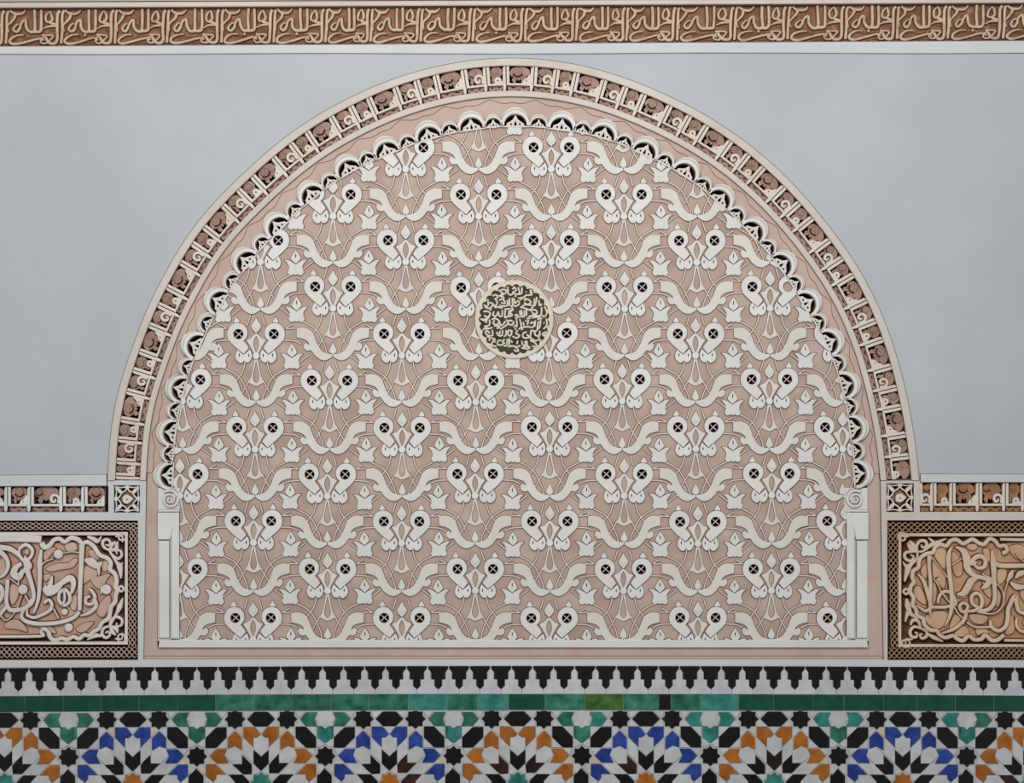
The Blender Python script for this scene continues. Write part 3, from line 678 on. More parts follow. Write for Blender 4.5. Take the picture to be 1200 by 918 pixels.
# one word between two stems; x 0..480 (=60 units), y 0..350 from the top of the ground
W_ = 26
WORD = [('tall_stem', [(468,18),(450,60),(446,200),(444,290),(428,322),(388,322),(366,300),(344,268)], 27),
 ('tall_stem', [(505,18),(492,60),(486,200),(480,326)], 25),
 ('top_crescent', [(40,14),(76,44),(140,46),(172,14)], [14,26,24,12]),
 ('hooked_tail', [(84,50),(74,90),(38,130),(20,160),(28,216)], [28,24,20,16,10]),
 ('toothed_word', [(120,140),(92,150),(66,190),(92,214),(122,184),(138,130),(172,104),(178,170),(206,212),(250,206),(250,110),(250,10)], [14,16,22,26,24,22,24,26,28,28,26,26]),
 ('toothed_word', [(240,212),(290,212),(308,180),(308,10)], [28,28,26,24]),
 ('almond_loop', [(386,22),(352,60),(346,110),(374,128),(404,100),(400,60),(386,22)], [10,22,22,20,24,26,12]),
 ('leaf_foot', [(380,128),(440,156),(370,164),(320,190)], [26,24,20,8]),
 ('long_sweep', [(160,246),(100,248),(48,276),(36,312),(76,330),(160,312),(290,276),(330,300)], [12,18,24,26,26,22,20,16]),
 ('knotted_letter', [(326,240),(360,290),(352,320),(320,322),(304,296),(330,262)], 18),
 ('knotted_letter', [(318,246),(410,250),(398,280),(362,318),(340,326)], 18)]
for i, (a, b) in enumerate(zip(stems, stems[1:])):
    sx = (b-a)/478.0; r2_ = random.Random(i)
    var = r2_.random()
    def tf(p, a=a, sx=sx):
        x = a+3+p[0]*sx-2; x = max(-30, min(1230, x))
        y0 = 10.3-6*(x/1200); y1 = 54.6-6.6*(x/1200)
        return (x, y0+(y1-y0)*(p[1]/352))
    for (nm, pts, wd) in WORD:
        if a < 0 and nm != 'tall_stem' and max(p[0] for p in pts)*sx+a < -28: continue
        ww = [q*.125 for q in wd] if isinstance(wd, list) else wd*.125
        jp = [(p[0]+r2_.uniform(-4, 4), p[1]+r2_.uniform(-3, 3)) for p in pts]
        P2 = [tf(p) for p in jp]
        if nm == 'long_sweep': ww = [q*1.0 for q in ww]
        mb = MB(); mb.ribbon(P2, ww, -4.8, -.3+r2_.uniform(-.25, .25), taper=1.1, bev=.9, n=3); mb.obj(nm, ['fletter', 'fedge'], frz)
    if var > .5:
        mb = MB(); c = tf((215, 246)); mb.plate([circle(c[0], c[1], 1.7, 6)], -4.8, -.8, taper=.5, bev=.4); mb.obj('dot', ['fletter', 'fedge'], frz)
    # faint incised arabesque in the ground
    mb = MB()
    for l in ([(60,280),(120,262),(220,268),(280,250)], [(350,186),(400,196),(430,200)], [(200,330),(280,318),(330,338)], [(330,60),(336,120),(332,170)], [(425,60),(428,130),(424,200)]):
        mb.ribbon([tf(p) for p in l], 1.2, -4.8, -3.6, taper=.5, bev=.3, n=2)
    mb.obj('ground_tendril', ['fground', 'fedge'], frz)

# ------------------------------------------------------------------ short Kufic bands and star rosettes
def kufic(x0, x1, y0, y1, label, start, seq, mats, leafm):
    t = thing('kufic_band', label, 'inscription')
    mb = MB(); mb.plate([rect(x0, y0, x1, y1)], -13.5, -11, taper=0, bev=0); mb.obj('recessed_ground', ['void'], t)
    u = start; i = 0
    while True:
        kind, wd = seq[i % len(seq)]; i += 1
        if u+wd > x1+.5: break
        arch_cell(u, kind, wd, t, lambda p: p, y0=y0+.3, y1=y1-.2, mats=mats, leafm=leafm)
        u += wd
    return t
kufic(-30, 127, 570, 600.5, 'short white Kufic letter band left of the arch foot above the left cartouche', -27, [('ring', 36), ('big', 27), ('curl', 37.5), ('ring', 25.5), ('big', 27.6)], ('white', 'edge'), 'leaf')
kufic(1078, 1230, 565.5, 600, 'short cream Kufic letter band right of the arch foot above the right cartouche', 1077.6, [('curl', 16.5), ('ring', 22.5), ('big', 31), ('curl', 31), ('ring', 22), ('big', 28)], ('letter', 'edge'), 'leafo')
def rosette(cx, cy, w, h, label, disc, pm):
    t = thing('star_rosette', label, 'ornament')
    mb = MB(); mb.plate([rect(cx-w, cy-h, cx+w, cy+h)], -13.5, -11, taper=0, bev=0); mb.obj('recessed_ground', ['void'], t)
    for q in range(4):
        a = q*PI/2; c, s = math.cos(a), math.sin(a)
        R = lambda p: (cx+(p[0]*c-p[1]*s)*w/15.3, cy+(p[0]*s+p[1]*c)*h/15.3)
        mb = MB(); mb.plate([cr([R((5.6, -5.6))+(1,), R((7.2, -10.2)), R((13.6, -13.6))+(1,), R((10.2, -7.2))], 3)], -9, -.4, taper=.4, bev=.4)
        mb.ribbon([R(p) for p in ((1.5, -13.6), (7.5, -12.6), (13.8, -13.8))], [1.8, 1.3, 1.4], -9, -.8, taper=.3, bev=.4, n=3)
        mb.ribbon([R(p) for p in ((13.6, -1.5), (12.6, -7.5), (13.8, -13.8))], [1.8, 1.3, 1.4], -9, -.8, taper=.3, bev=.4, n=3); mb.obj('corner_petal', [pm, 'edge'], t)
        mb = MB(); c_ = R((0, -13.0)); mb.plate([circle(c_[0], c_[1], 2.5, 10)], -9, -.3, taper=.3, bev=.5)
        mb.ribbon([R(p) for p in ((0, -12.5), (2.2, -9.2), (6.4, -6.8))], 1.7, -9, -.6, taper=.3, bev=.4, n=3)
        mb.ribbon([R(p) for p in ((0, -12.5), (-2.2, -9.2), (-6.4, -6.8))], 1.7, -9, -.6, taper=.3, bev=.4, n=3); mb.obj('edge_petal', [pm, 'edge'], t)
    mb = MB(); mb.plate([cr([(cx-5.4, cy+1), (cx-4, cy-3.6), (cx+.5, cy-5), (cx+4, cy-3), (cx+7.6, cy-.4, 1), (cx+4.6, cy+3), (cx+.5, cy+5.6), (cx-4, cy+4.6)], 3), circle(cx, cy+.5, .9, 6)], -9, .2, taper=.3, bev=.6); mb.obj('centre_comma', [pm, 'edge'], t)
    mb = MB(); mb.plate([[(cx+7.6*math.cos(k*PI/4)*(1 if k % 2 else 1.25), cy+7.6*math.sin(k*PI/4)*(1 if k % 2 else 1.25)) for k in range(8)]], -10, -4.5, taper=.2, bev=.4); mb.obj('ochre_star', [disc, 'leafg'], t)
rosette(148.8, 585, 15.2, 16, 'small square white star rosette above the left cartouche corner', 'leafo', 'white')
rosette(1054.8, 583.5, 16.2, 17, 'small square cream star rosette above the right cartouche corner', 'leafo', 'letter')

# ------------------------------------------------------------------ cartouche panels
def net(mb, p0, p1, amp, period, ph, w):
    """wavy cord from p0 to p1"""
    L = math.hypot(p1[0]-p0[0], p1[1]-p0[1]); n = int(L/period*8); tx, ty = (p1[0]-p0[0])/L, (p1[1]-p0[1])/L
    pts = []
    for i in range(n+1):
        s = L*i/n; f = ((s/period+ph) % 1); v = amp*(1-4*abs(f-.5)); v = max(-amp*.93, min(amp*.93, v))
        pts.append((p0[0]+tx*s-ty*v, p0[1]+ty*s+tx*v))
    mb.ribbon(pts, w, -7, -1.2, taper=.15, bev=.3, n=1)
def cartouche(name, label, og, box, sides, inner, netm, groundm, leafm, letm, curves, leaves, balls, o0, sc, edgem):
    """box: recess rectangle; sides: list of (p0,p1,half height) net bands; inner: rectangle of the inner fillet; tracing origin o0, scale sc"""
    t = thing(name, label, 'carving')
    T = lambda p: (o0[0]+p[0]*sc, o0[1]+p[1]*sc)+tuple(p[2:])
    mb = MB(); mb.plate([box], -13.5, -9.5, taper=0, bev=0); mb.obj('dark_recess', ['deep'], t)
    for (p0, p1, amp) in sides:
        for ph in (0, .25, .5, .75):
            mb = MB(); net(mb, p0, p1, amp, 28.6 if amp < 6.9 else 25.0, ph, .85); mb.obj('net_cord', [netm, edgem], t)
    x0, y0, x1, y1 = inner
    f = MB(); f.plate([rect(x0, y0, x1, y1), rect(x0+3.4, y0+3.6, x1-3.4, y1-3.6)], -10, -.6, taper=.4, bev=.5); f.obj('inner_fillet', [letm, edgem], t)
    for nm, pts, wd, closed in curves:
        mb = MB(); ww = [q*sc for q in wd] if isinstance(wd, list) else wd*sc
        d1 = {'lobed_cord': -.4, 'corner_scroll': -1.6, 'raised_field': -3.4}.get(nm, 0)
        d1 += ((len(curves)*7+int(pts[0][0])*13) % 11)*.05+(.02*(int(pts[-1][1]) % 7))
        mb.ribbon([T(p) for p in pts], [q*1.08 for q in ww] if isinstance(ww, list) else ww*1.08, -8.5, d1, taper=1.6, bev=1.0, n=4, closed=closed)
        mb.obj(nm, [letm, edgem], t)
    mb = MB(); mb.plate([[T(p) for p in og]], -9.5, -5.4, taper=.2, bev=.4); mb.obj('ochre_ground', [groundm, edgem], t)
    for l in leaves:
        mb = MB(); mb.plate([cr([T(p) for p in l], 3)], -5.6, -2.7, taper=.9, bev=1.0); mb.obj('ground_leaf', [leafm, edgem], t)
    for (x, y, r) in balls:
        mb = MB(); c = T((x, y)); mb.plate([circle(c[0], c[1], r*sc, 14)], -6, -.6, taper=.5, bev=.9); mb.obj('round_boss', [letm, edgem], t)
    return t
sc5 = 1/5.1
# left
cl_curves = [
 ('lobed_cord', [(246,185),(262,212),(290,206),(318,172),(352,162),(384,182),(420,158),(462,166),(490,190),(520,182),(556,206),(576,236),(598,262),(640,280),(660,310),(655,345),(684,372),(694,410),(690,450),(700,470),(690,500),(686,540),(664,566),(656,600),(646,640),(610,662),(588,700),(560,716),(530,742),(500,738),(470,762),(436,748),(400,766),(366,758),(330,770),(300,756),(286,720),(262,702),(240,722),(236,746),(-150,748)], [30,30,26,24,24,22,26,26,22,24,24,24,24,24,24,24,24,26,26,26,24,24,24,24,24,22,22,22,22,22,22,22,22,22,24,24,24,22,16], False),
 ('lobed_cord', [(-150,190),(-60,176),(0,160),(120,158),(246,166)], [40,40,44,44,40], False),
 ('upright_letter', [(488,196),(484,300),(478,420),(474,590)], [30,28,26,22], False),
 ('sweeping_letter', [(474,596),(440,634),(360,662),(250,672),(170,662),(128,634),(140,590),(186,552),(200,500),(186,430),(164,360),(152,300),(150,262)], [22,22,22,24,24,20,16,20,22,24,28,30,6], False),
 ('upright_letter', [(246,226),(236,300),(236,400),(228,520),(200,606)], [12,28,24,20,12], False),
 ('looped_letter', [(264,546),(288,528),(308,552),(300,586),(256,614),(200,634),(160,616),(164,580)], [18,18,18,20,20,18,16,8], False),
 ('looped_letter', [(382,462),(354,490),(352,534),(384,562),(414,536),(412,494),(382,462),(386,520),(372,560)], [16,18,18,18,20,20,14,14,14], False),
 ('thick_leaf_letter', [(262,452),(290,474),(330,462),(366,428),(416,398),(438,424),(432,470),(420,496)], [26,60,46,30,40,30,22,8], False),
 ('thick_leaf_letter', [(312,384),(302,420),(296,450)], [8,22,30], False),
 ('looped_letter', [(540,508),(514,516),(512,548),(548,552),(566,512),(548,476),(530,462)], [14,18,18,18,20,18,10], False),
 ('looped_letter', [(560,520),(572,566),(530,606),(480,622)], [20,24,22,8], False),
 ('curved_letter', [(44,404),(40,470),(36,540),(56,586),(110,588),(160,566),(190,520)], [22,22,22,24,24,22,16], False),
 ('curved_letter', [(-20,640),(20,590),(40,560)], [20,20,14], False),
 ('curved_letter', [(112,226),(150,198),(190,226),(184,270),(150,290),(118,270),(112,226)], [16,22,20,18,16,14,14], False),
 ('curved_letter', [(130,310),(96,332),(80,370),(110,392),(134,360),(176,330),(160,290)], [20,30,40,40,24,28,20], False),
 ('curved_letter', [(-60,230),(0,244),(36,280),(46,330),(20,380),(-30,400)], [30,28,24,22,18,10], False),
 ('curved_letter', [(0,214),(60,224),(110,260),(140,300)], [30,30,22,14], False),
 ('curved_letter', [(-40,440),(0,450),(12,490),(-6,540),(-60,560)], [20,26,22,18,12], False),
 ('thick_leaf_letter', [(506,286),(540,300),(580,322),(610,300)], [16,50,40,8], False),
 ('thick_leaf_letter', [(586,330),(592,380)], [24,6], False),
 ('thin_tendril', [(370,250),(430,240),(476,246)], 7, False), ('thin_tendril', [(60,400),(110,440)], 7, False), ('thin_tendril', [(110,400),(108,440)], 9, False),
 ('thin_tendril', [(0,620),(40,650),(90,600),(130,500)], 7, False), ('thin_tendril', [(150,500),(170,540)], 9, False), ('thin_tendril', [(604,430),(604,490)], 9, False),
 ('thin_tendril', [(320,580),(350,640)], 8, False), ('thin_tendril', [(240,330),(270,300),(320,280)], 8, False),
 ('corner_scroll', [(650,232),(618,214),(610,182),(634,166),(656,184),(644,204),(628,196)], [12,16,18,16,14,10,8], False),
 ('corner_scroll', [(650,232),(668,262),(702,282),(724,262),(716,234),(692,238),(698,256)], [12,16,18,16,14,10,8], False),
 ('corner_scroll', [(650,232),(690,224),(694,196),(704,178)], [10,26,18,6], False), ('corner_scroll', [(650,232),(668,196),(690,180)], [10,22,8], False),
 ('corner_scroll', [(520,150),(560,166),(580,180),(604,146)], [14,26,20,6], False), ('corner_scroll', [(650,232),(690,300),(712,330),(720,400)], [12,14,34,10], False),
 ('corner_scroll', [(712,330),(732,304)], [24,5], False),
 ('corner_scroll', [(652,686),(616,700),(606,734),(630,756),(654,738),(642,718),(628,728)], [12,16,18,16,14,10,8], False),
 ('corner_scroll', [(652,686),(662,650),(694,630),(726,648),(722,680),(696,686),(694,664)], [12,16,18,16,14,10,8], False),
 ('corner_scroll', [(652,686),(690,700),(700,726)], [10,26,8], False), ('corner_scroll', [(652,686),(668,720),(690,740)], [10,22,8], False),
 ('corner_scroll', [(652,686),(694,610),(712,570),(732,516)], [12,16,32,6], False), ('corner_scroll', [(520,766),(570,742),(604,748)], [8,26,8], False),
 ('corner_knot', [(712,132),(746,132),(746,166),(712,166)], 10, True), ('corner_knot', [(690,148),(730,148),(730,182)], 9, False),
 ('corner_knot', [(708,738),(742,738),(742,776),(708,776)], 10, True), ('corner_knot', [(688,760),(728,760),(728,726)], 9, False),
 ('side_ring', [(708,462),(722,446),(738,462),(722,478)], 13, True)]
cl_leaves = [[(266,344),(330,312),(400,308),(436,280),(462,290),(432,336),(352,352),(300,362)], [(540,400),(600,384),(655,374),(628,420),(604,470),(556,444)], [(24,672),(80,646),(130,668),(158,722),(90,706),(30,702)],
 [(448,700),(500,668),(556,664),(512,716),(470,726)], [(592,548),(648,500),(656,560),(612,636),(572,606)], [(500,330),(560,340),(584,376),(520,420),(496,430)], [(520,236),(570,234),(588,290),(540,276)],
 [(256,246),(300,214),(330,224),(300,262),(262,300)], [(60,440),(110,452),(100,520),(70,560),(52,520)], [(220,690),(300,690),(330,730),(280,722)], [(380,200),(440,186),(456,230),(400,244)], [(0,280),(30,300),(20,380),(-40,380)],
 [(256,380),(300,378),(296,400),(262,420)], [(604,300),(640,300),(640,350),(610,360)], [(150,220),(176,230),(160,262),(136,250)], [(420,520),(456,500),(450,590),(418,580)], [(-100,600),(-30,660),(-60,720),(-130,700)]]
og_l = [(-150,176),(244,178),(300,196),(380,180),(490,180),(590,250),(650,300),(690,400),(700,470),(670,580),(640,650),(560,720),(470,756),(300,756),(240,744),(-150,742)]
cartouche('cartouche_panel', 'left pinkish carved stucco cartouche with white Arabic script and net border', og_l,
 rect(-30, 610.3, 161.6, 774),
 [((-30, 617), (160.8, 617), 4.9), ((156, 621.5), (154.6, 758), 5.0), ((-30, 765), (160, 765), 7.2)],
 (-26, 624, 149.5, 756), 'netL', 'cgroundL', 'cleafL', 'cletterL', cl_curves, cl_leaves,
 [(347,255,28),(634,466,30),(408,694,26),(134,466,30),(384,600,20)], (0, 600), sc5, 'leafg')
# right
cr_curves = [
 ('lobed_cord', [(712,250),(742,236),(730,204),(694,206),(672,176),(636,164),(604,196),(570,186),(536,166),(500,184),(476,192),(440,168),(404,176),(380,206),(344,196),(312,214),(300,244),(262,252),(226,276),(214,310),(212,334),(182,356),(176,396),(186,420),(166,450),(164,484),(184,516),(178,556),(198,584),(206,622),(240,640),(248,676),(284,708),(322,712),(340,738),(376,754),(420,742),(446,762),(480,772),(512,744),(548,766),(590,762),(612,738),(650,770),(690,766),(722,738)], 22, False),
 ('lobed_cord', [(700,166),(900,170),(1100,170)], 16, False), ('lobed_cord', [(724,770),(900,772),(1100,772)], 16, False),
 ('upright_letter', [(278,262),(276,330),(284,420),(282,560),(282,630)], [26,20,20,20,4], False),
 ('upright_letter', [(408,214),(392,270),(396,360),(408,450),(412,560),(398,630),(370,686)], [10,28,24,24,24,18,6], False),
 ('sweeping_letter', [(206,372),(240,410),(262,470),(276,520),(286,572),(250,594),(200,556)], [8,20,22,22,20,20,8], False),
 ('sweeping_letter', [(286,572),(330,572),(380,570),(436,548),(404,486),(360,480),(336,510),(328,548)], [18,18,18,16,18,18,16,12], False),
 ('upright_letter', [(652,226),(660,300),(664,400),(668,520),(648,570),(610,592),(568,590)], [10,34,26,24,24,22,14], False),
 ('cross_bar_letter', [(656,300),(700,322),(780,324),(900,322),(1050,322)], [20,28,26,24,24], False),
 ('sweeping_letter', [(568,592),(592,556),(586,506),(556,488),(530,510),(536,552),(570,576),(540,594),(496,596)], [18,22,22,20,20,20,18,18,12], False),
 ('sweeping_letter', [(496,596),(508,566),(482,546),(458,566),(470,596),(496,606),(480,656),(420,704),(350,728)], [18,18,18,18,18,20,22,20,8], False),
 ('thick_leaf_letter', [(430,210),(476,232),(500,280),(506,340),(546,382),(596,396),(646,412)], [8,30,44,36,26,24,24], False),
 ('looped_letter', [(530,320),(544,282),(582,266),(612,290),(606,328),(572,338),(548,316),(560,300)], [26,26,26,24,22,20,14,8], False),
 ('thick_leaf_letter', [(566,400),(530,414),(508,452),(480,490),(440,494)], [10,40,40,36,8], False),
 ('thick_leaf_letter', [(646,410),(620,440),(590,462)], [26,34,8], False),
 ('sweeping_letter', [(640,646),(650,690),(690,712),(730,690),(746,640),(750,580),(790,504),(800,560),(820,600),(900,620)], [14,22,22,22,24,24,24,22,22,22], False),
 ('curved_letter', [(800,632),(798,680),(830,716),(900,720)], [12,18,18,18], False),
 ('thin_tendril', [(280,262),(330,320),(384,392)], 8, False), ('thin_tendril', [(680,430),(716,480),(716,560),(660,610),(560,600)], 9, False), ('thin_tendril', [(420,560),(450,610),(480,640)], 10, False),
 ('thin_tendril', [(300,400),(330,440),(345,480)], 8, False), ('thin_tendril', [(410,320),(470,280)], 8, False), ('thin_tendril', [(590,370),(650,400)], 10, False), ('thin_tendril', [(500,660),(550,690),(640,690)], 12, False),
 ('thin_tendril', [(350,480),(396,540),(440,560)], 10, False), ('thin_tendril', [(720,560),(730,470),(756,400),(780,350)], 8, False), ('thin_tendril', [(790,250),(841,300)], 8, False),
 ('thick_leaf_letter', [(740,420),(764,380),(770,350)], [6,30,6], False), ('thick_leaf_letter', [(760,420),(800,450),(850,450)], [10,36,20], False), ('thick_leaf_letter', [(790,400),(820,370),(860,360)], [8,34,14], False),
 ('corner_scroll', [(206,240),(170,240),(134,250),(136,282),(168,296),(186,272),(164,258)], [12,16,18,18,16,12,8], False),
 ('corner_scroll', [(206,240),(204,206),(222,178),(256,178),(262,208),(236,214),(232,196)], [12,16,18,18,16,12,8], False),
 ('corner_scroll', [(206,240),(170,222),(148,186)], [10,28,8], False), ('corner_scroll', [(206,240),(180,196),(156,176)], [10,24,8], False),
 ('corner_scroll', [(206,240),(240,238),(290,200),(330,184),(380,162)], [12,12,22,20,6], False), ('corner_scroll', [(206,240),(206,280),(166,320),(150,350),(130,420)], [12,12,24,34,8], False),
 ('corner_scroll', [(150,340),(118,300)], [26,6], False), ('corner_scroll', [(320,196),(272,156)], [24,6], False),
 ('corner_scroll', [(228,700),(190,690),(164,716),(172,748),(200,752),(206,728),(190,724)], [12,16,18,18,14,10,8], False),
 ('corner_scroll', [(228,700),(260,716),(264,744),(236,760),(222,740),(238,732)], [12,16,18,16,12,8], False),
 ('corner_scroll', [(228,700),(212,656),(180,652),(166,680)], [12,18,20,10], False), ('corner_scroll', [(228,700),(204,640),(166,610),(150,560),(142,520)], [12,12,24,34,8], False),
 ('corner_scroll', [(152,600),(134,660)], [26,8], False), ('corner_scroll', [(264,730),(310,756),(360,778)], [12,24,8], False),
 ('corner_knot', [(96,132),(130,132),(130,168),(96,168)], 11, True), ('corner_knot', [(112,148),(152,148),(152,132)], 9, False),
 ('corner_knot', [(118,772),(156,772),(156,806),(118,806)], 11, True), ('corner_knot', [(136,790),(136,764),(176,764)], 9, False),
 ('side_ring', [(122,478),(138,462),(154,478),(138,494)], 13, True)]
cr_leaves = [[(306,250),(340,214),(380,226),(380,290),(372,350),(330,300)], [(190,460),(220,446),(252,500),(262,560),(220,540),(192,500)], [(300,290),(340,330),(384,400),(330,392),(304,400)], [(230,350),(262,310),(266,400),(240,390)],
 [(420,240),(470,290),(480,370),(440,390),(416,320)], [(500,200),(560,196),(566,226),(524,234)], [(600,230),(640,226),(644,300),(620,290)], [(500,520),(470,520),(430,506),(500,500)], [(310,600),(380,600),(396,640),(350,700),(290,690),(250,640)],
 [(430,620),(470,640),(440,690),(400,700)], [(520,620),(600,616),(636,640),(600,676),(540,664)], [(690,350),(740,346),(740,400),(700,440),(684,400)], [(684,470),(710,500),(700,560),(680,570)], [(426,740),(470,690),(500,690),(520,730),(480,752)],
 [(560,700),(620,700),(640,730),(600,730),(570,744)], [(760,210),(830,200),(900,260),(820,290),(770,250)], [(600,420),(646,440),(650,520),(606,480)], [(760,620),(786,640),(790,720),(740,740),(740,690)], [(300,420),(326,460),(318,540),(300,550)],
 [(320,410),(352,390),(378,400),(372,460),(346,450)], [(820,480),(900,470),(1000,520),(880,570)], [(850,640),(900,640),(1000,660),(950,700),(850,690)]]
og_r = [(320,200),(400,180),(560,180),(690,190),(1180,176),(1180,766),(700,760),(500,756),(340,730),(250,670),(200,600),(176,500),(180,400),(220,310)]
cartouche('cartouche_panel', 'right ochre carved stucco cartouche with tan Arabic script and net border', og_r,
 rect(1040, 610.3, 1230, 774),
 [((1040, 618.6), (1230, 618.6), 6.6), ((1046.7, 625), (1049.0, 759), 5.8), ((1042, 766), (1230, 766), 7.0)],
 (1053, 625.3, 1226, 759), 'netR', 'cgroundR', 'cleafR', 'cletterR', cr_curves, cr_leaves, [(160,722,0.1)], (1035, 600), sc5, 'fedge')

# ------------------------------------------------------------------ tiles
def bow(x): return 2.6*((x-640)/640)**2-.3
merl = thing('merlon_tile_border', 'row of black and white stepped merlon tiles above the green tile course', 'tiles')
tfb = lambda p: (p[0], p[1]+bow(p[0]))
mb = MB(); mb.plate([rect(-30, 781.5, 1230, 814)], -4, .3, taper=0, bev=0, tf=None); mb.obj('grout_bed', ['grout'], merl)
mer = [(-11.7,0),(11.7,0),(11.6,3.2),(8.3,7.0),(8.3,15.3),(4.3,15.5),(4.3,23.2),(0,27.3),(-4.3,23.2),(-4.3,15.5),(-8.3,15.3),(-8.3,7.0),(-11.6,3.2)]
wm = [(0,1.2),(.4,3.8),(3.4,7.4),(3.6,16.2),(7.6,16.6),(7.7,23.8),(12.0,27.8),(12.05,33.6),(-12.05,33.6),(-12.0,27.8),(-7.7,23.8),(-7.6,16.6),(-3.6,16.2),(-3.4,7.4),(-.4,3.8)]
P_ = 24.57
rt = random.Random(11)
def tile(parent, name, pts, mat, d=1.6, tf=None, sh=.07):
    m = MB(); jd = d+rt.uniform(-.25, .25)
    pts = [(p[0]+rt.uniform(-sh, sh), p[1]+rt.uniform(-sh, sh)) for p in pts]
    q = offset(pts, -.06)
    m.plate([q], -.5, jd, taper=0, bev=.3, tf=tf); return m.obj(name, [mat, mat], parent)
for k in range(-2, 50):
    cx = 22+P_*k+rt.uniform(-.3, .3)
    if -28 < cx-12 and cx+12 < 1232: tile(merl, 'black_merlon_tile', [(cx+p[0], 780.9+p[1]) for p in mer], 't_black', tf=tfb)
    cw_ = cx+P_/2
    if -28 < cw_-12.2 and cw_+12.2 < 1232: tile(merl, 'white_merlon_tile', [(cw_+p[0], 780.2+p[1]) for p in wm], 't_white', tf=tfb)
grn = thing('green_tile_course', 'single course of long glossy green tiles running across the wall', 'tiles')
mb = MB(); mb.plate([rect(-30, 814.1, 1230, 833.2)], -4, .3, taper=0, bev=0); mb.obj('grout_bed', ['grout'], grn)
bnd = [-28,-15,29.5,74.3,118.3,163,208.8,253,297.5,342.5,388,432.5,478.8,523.8,560,596,638.8,685.5,730,771.8,786.3,820.5,865.5,906.3,952.5,988.8,1035,1074.3,1119.3,1164.3,1209,1230]
gm = ['t_dkgreen']*7+['t_green','t_green','t_green','t_green','t_green','t_teal','t_green','t_teal','t_dkgreen','t_green','t_olive','t_green','t_black','t_green','t_teal']+['t_dkgreen']*12
for i, (a, b) in enumerate(zip(bnd, bnd[1:])):
    o = tile(grn, 'green_tile' if gm[i] != 't_black' else 'dark_tile', [(a+.2, 814.2), (b-.2, 814.2), (b-.2, 832.3), (a+.2, 832.3)], gm[i], tf=tfb)
    if gm[i] in ('t_olive', 't_black'): o['label'] = {'t_olive': 'olive green glazed tile', 't_black': 'short black glazed tile'}[gm[i]]
dado = thing('zellige_dado', 'mosaic dado of blue and amber star rosettes in cut glazed tiles at the bottom', 'mosaic')
mb = MB(); mb.plate([rect(-30, 833.3, 1230, 992)], -4, .4, taper=0, bev=0); mb.obj('grout_bed', ['grout'], dado)
def star8(cx, cy, r=80, rn=61):
    return [(cx+(r if k % 2 == 0 else rn)*math.cos(k*PI/8), cy+(r if k % 2 == 0 else rn)*math.sin(k*PI/8)) for k in range(16)]
# pieces drawn about the rosette centre (zoomed units, centre 640,608), in the octant left of the upward axis
def rl(pts): return [(p[0]-640, p[1]-608) for p in pts]
ON_AXIS = [ # symmetric about the vertical axis
 ('hexagon_tile', 'black', rl([(532,115),(590,57),(690,57),(748,115),(690,172),(590,172)])),
 ('pentagon_tile', 'white', rl([(581,262),(612,261),(640,238),(668,261),(699,262),(699,352),(640,405),(581,352)])),
 ('dart_tile', 'dart', rl([(581,357),(640,409),(699,357),(699,462),(640,520),(581,462)])),
 ('triangle_tile', 'white', rl([(594,176),(686,176),(640,232)]))]
DIAG = [  # symmetric about the diagonal
 ('hexagon_tile', 'black', rl([(291,179),(371,179),(371,257),(291,339),(207,339),(207,261)])),
 ('pentagon_tile', 'white', rl([(434,330),(490,392),(490,466),(424,466),(357,401),(372,350)])),
 ('dart_tile', 'dart', rl([(493,397),(568,471),(568,547),(504,547),(415,470),(493,468)])),
 ('triangle_tile', 'white', rl([(206,180),(286,180),(206,258)])),
 ('triangle_tile', 'white', rl([(371,264),(371,340),(297,340)]))]
OCT = [  # general position, repeated eight times
 ('arrow_tile', 'colour', rl([(502,178),(590,178),(636,235),(612,258),(581,260),(581,335),(502,256)])),
 ('arrow_tile', 'colour', rl([(434,208),(490,262),(490,356),(434,325),(380,347),(380,262)])),
 ('strip_tile', 'white', rl([(498,262),(579,342),(579,462),(498,388)])),
 ('triangle_tile', 'white', rl([(500,60),(584,60),(518,112)])),
 ('triangle_tile', 'white', rl([(518,118),(586,174),(500,174)])),
 ('triangle_tile', 'white', rl([(376,180),(430,204),(378,258)])),
 ('triangle_tile', 'cream', rl([(438,204),(498,180),(497,256)])),
 ('triangle_tile', 'white', rl([(301,60),(371,60),(342,108)])),
 ('triangle_tile', 'white', rl([(342,118),(371,174),(294,174)])),
 ('heart_tile', 'green', rl([(201,62),(290,62),(337,115),(290,172),(201,172),(222,115)])),
 ('triangle_tile', 'white', rl([(581,466),(633,523),(600,546),(573,546)]))]
K = .1503
YC = 916.6
def side_star(cx, cy): return star8(cx, cy)
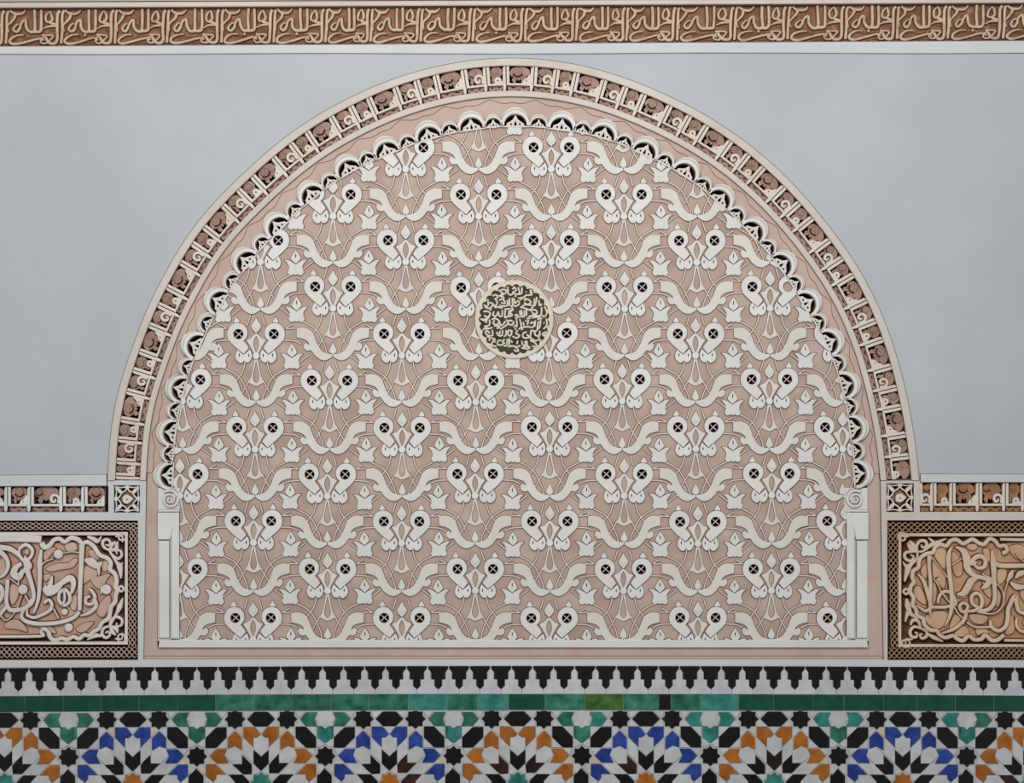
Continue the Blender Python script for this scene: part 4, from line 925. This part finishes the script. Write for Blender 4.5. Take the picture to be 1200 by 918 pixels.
def emit(name, mat, pts, cxp, col, dart):
    q = [(cxp+p[0]*K, YC+p[1]*K*.998) for p in pts]
    ys = [p[1] for p in q]; xs_ = [p[0] for p in q]
    if max(xs_) > 1228 or min(xs_) < -28 or min(ys) > 989: return
    if min(ys) < 832.6:       # trimmed against the green course
        q = clip_y(q, 833.2)
        if len(q) < 3 or max(p[1] for p in q)-833.2 < 1.5: return
    if max(ys) > 990: return
    mt = {'black': 't_black', 'white': 't_white', 'cream': 't_cream' if rt.random() < .6 else 't_white', 'green': 't_green' if rt.random() < .5 else 't_teal',
          'colour': col, 'dart': 't_brown' if rt.random() < .2 else 't_black'}.get(mat, mat)
    if area2(q) < 0: q = q[::-1]
    o = tile(dado, name, q, mt, tf=lambda p: (p[0], p[1]+bow(p[0])*.7), sh=.03)
    lb = {'t_blue': 'cobalt blue glazed', 't_orange': 'amber glazed', 't_teal': 'teal glazed', 't_green': 'green glazed', 't_brown': 'brown black glazed', 't_black': 'black glazed', 't_white': 'white glazed', 't_cream': 'cream glazed'}[mt]
    o['label'] = lb+' '+name.replace('_', ' ')
def clip_y(q, y0):
    out = []
    for i in range(len(q)):
        a, b = q[i-1], q[i]
        if (a[1] >= y0) != (b[1] >= y0):
            t = (y0-a[1])/(b[1]-a[1]); out.append((a[0]+(b[0]-a[0])*t, y0))
        if b[1] >= y0: out.append(b)
    return out
def rot(pts, q):
    for _ in range(q): pts = [(-p[1], p[0]) for p in pts]
    return pts
for k in range(-1, 9):
    cx = 5.5+150.3*k; col = 't_orange' if k % 2 == 0 else 't_blue'
    centre = 't_teal' if k % 2 == 0 else 't_orange'
    emit('star_tile', centre, star8(0, 0), cx, col, None)
    for q in range(4):
        if q == 2: pass
        for nm, mt, pts in ON_AXIS:
            if q in (1, 3) and nm == 'hexagon_tile':
                if q == 3: continue          # shared with the neighbour
            emit(nm, mt, rot(pts, q), cx, col, None)
        for nm, mt, pts in DIAG: emit(nm, mt, rot(pts, q), cx, col, None)
        for nm, mt, pts in OCT:
            for mm in (0, 1):
                pp = [(-p[0], p[1]) for p in pts] if mm else pts
                emit(nm, mt, rot(pp, q), cx, col, None)
    for sx_, sy_ in ((-203, -493), (203, -493), (-203, 493), (203, 493)): emit('star_tile', 'black', star8(sx_, sy_), cx, col, None)
    for sx_, sy_ in ((-500, -203), (-500, 203)): emit('star_tile', 'black', star8(sx_, sy_), cx, col, None)
    for sx_, sy_ in ((-500, -493), (-500, 493)): emit('star_tile', 'white', star8(sx_, sy_), cx, col, None)
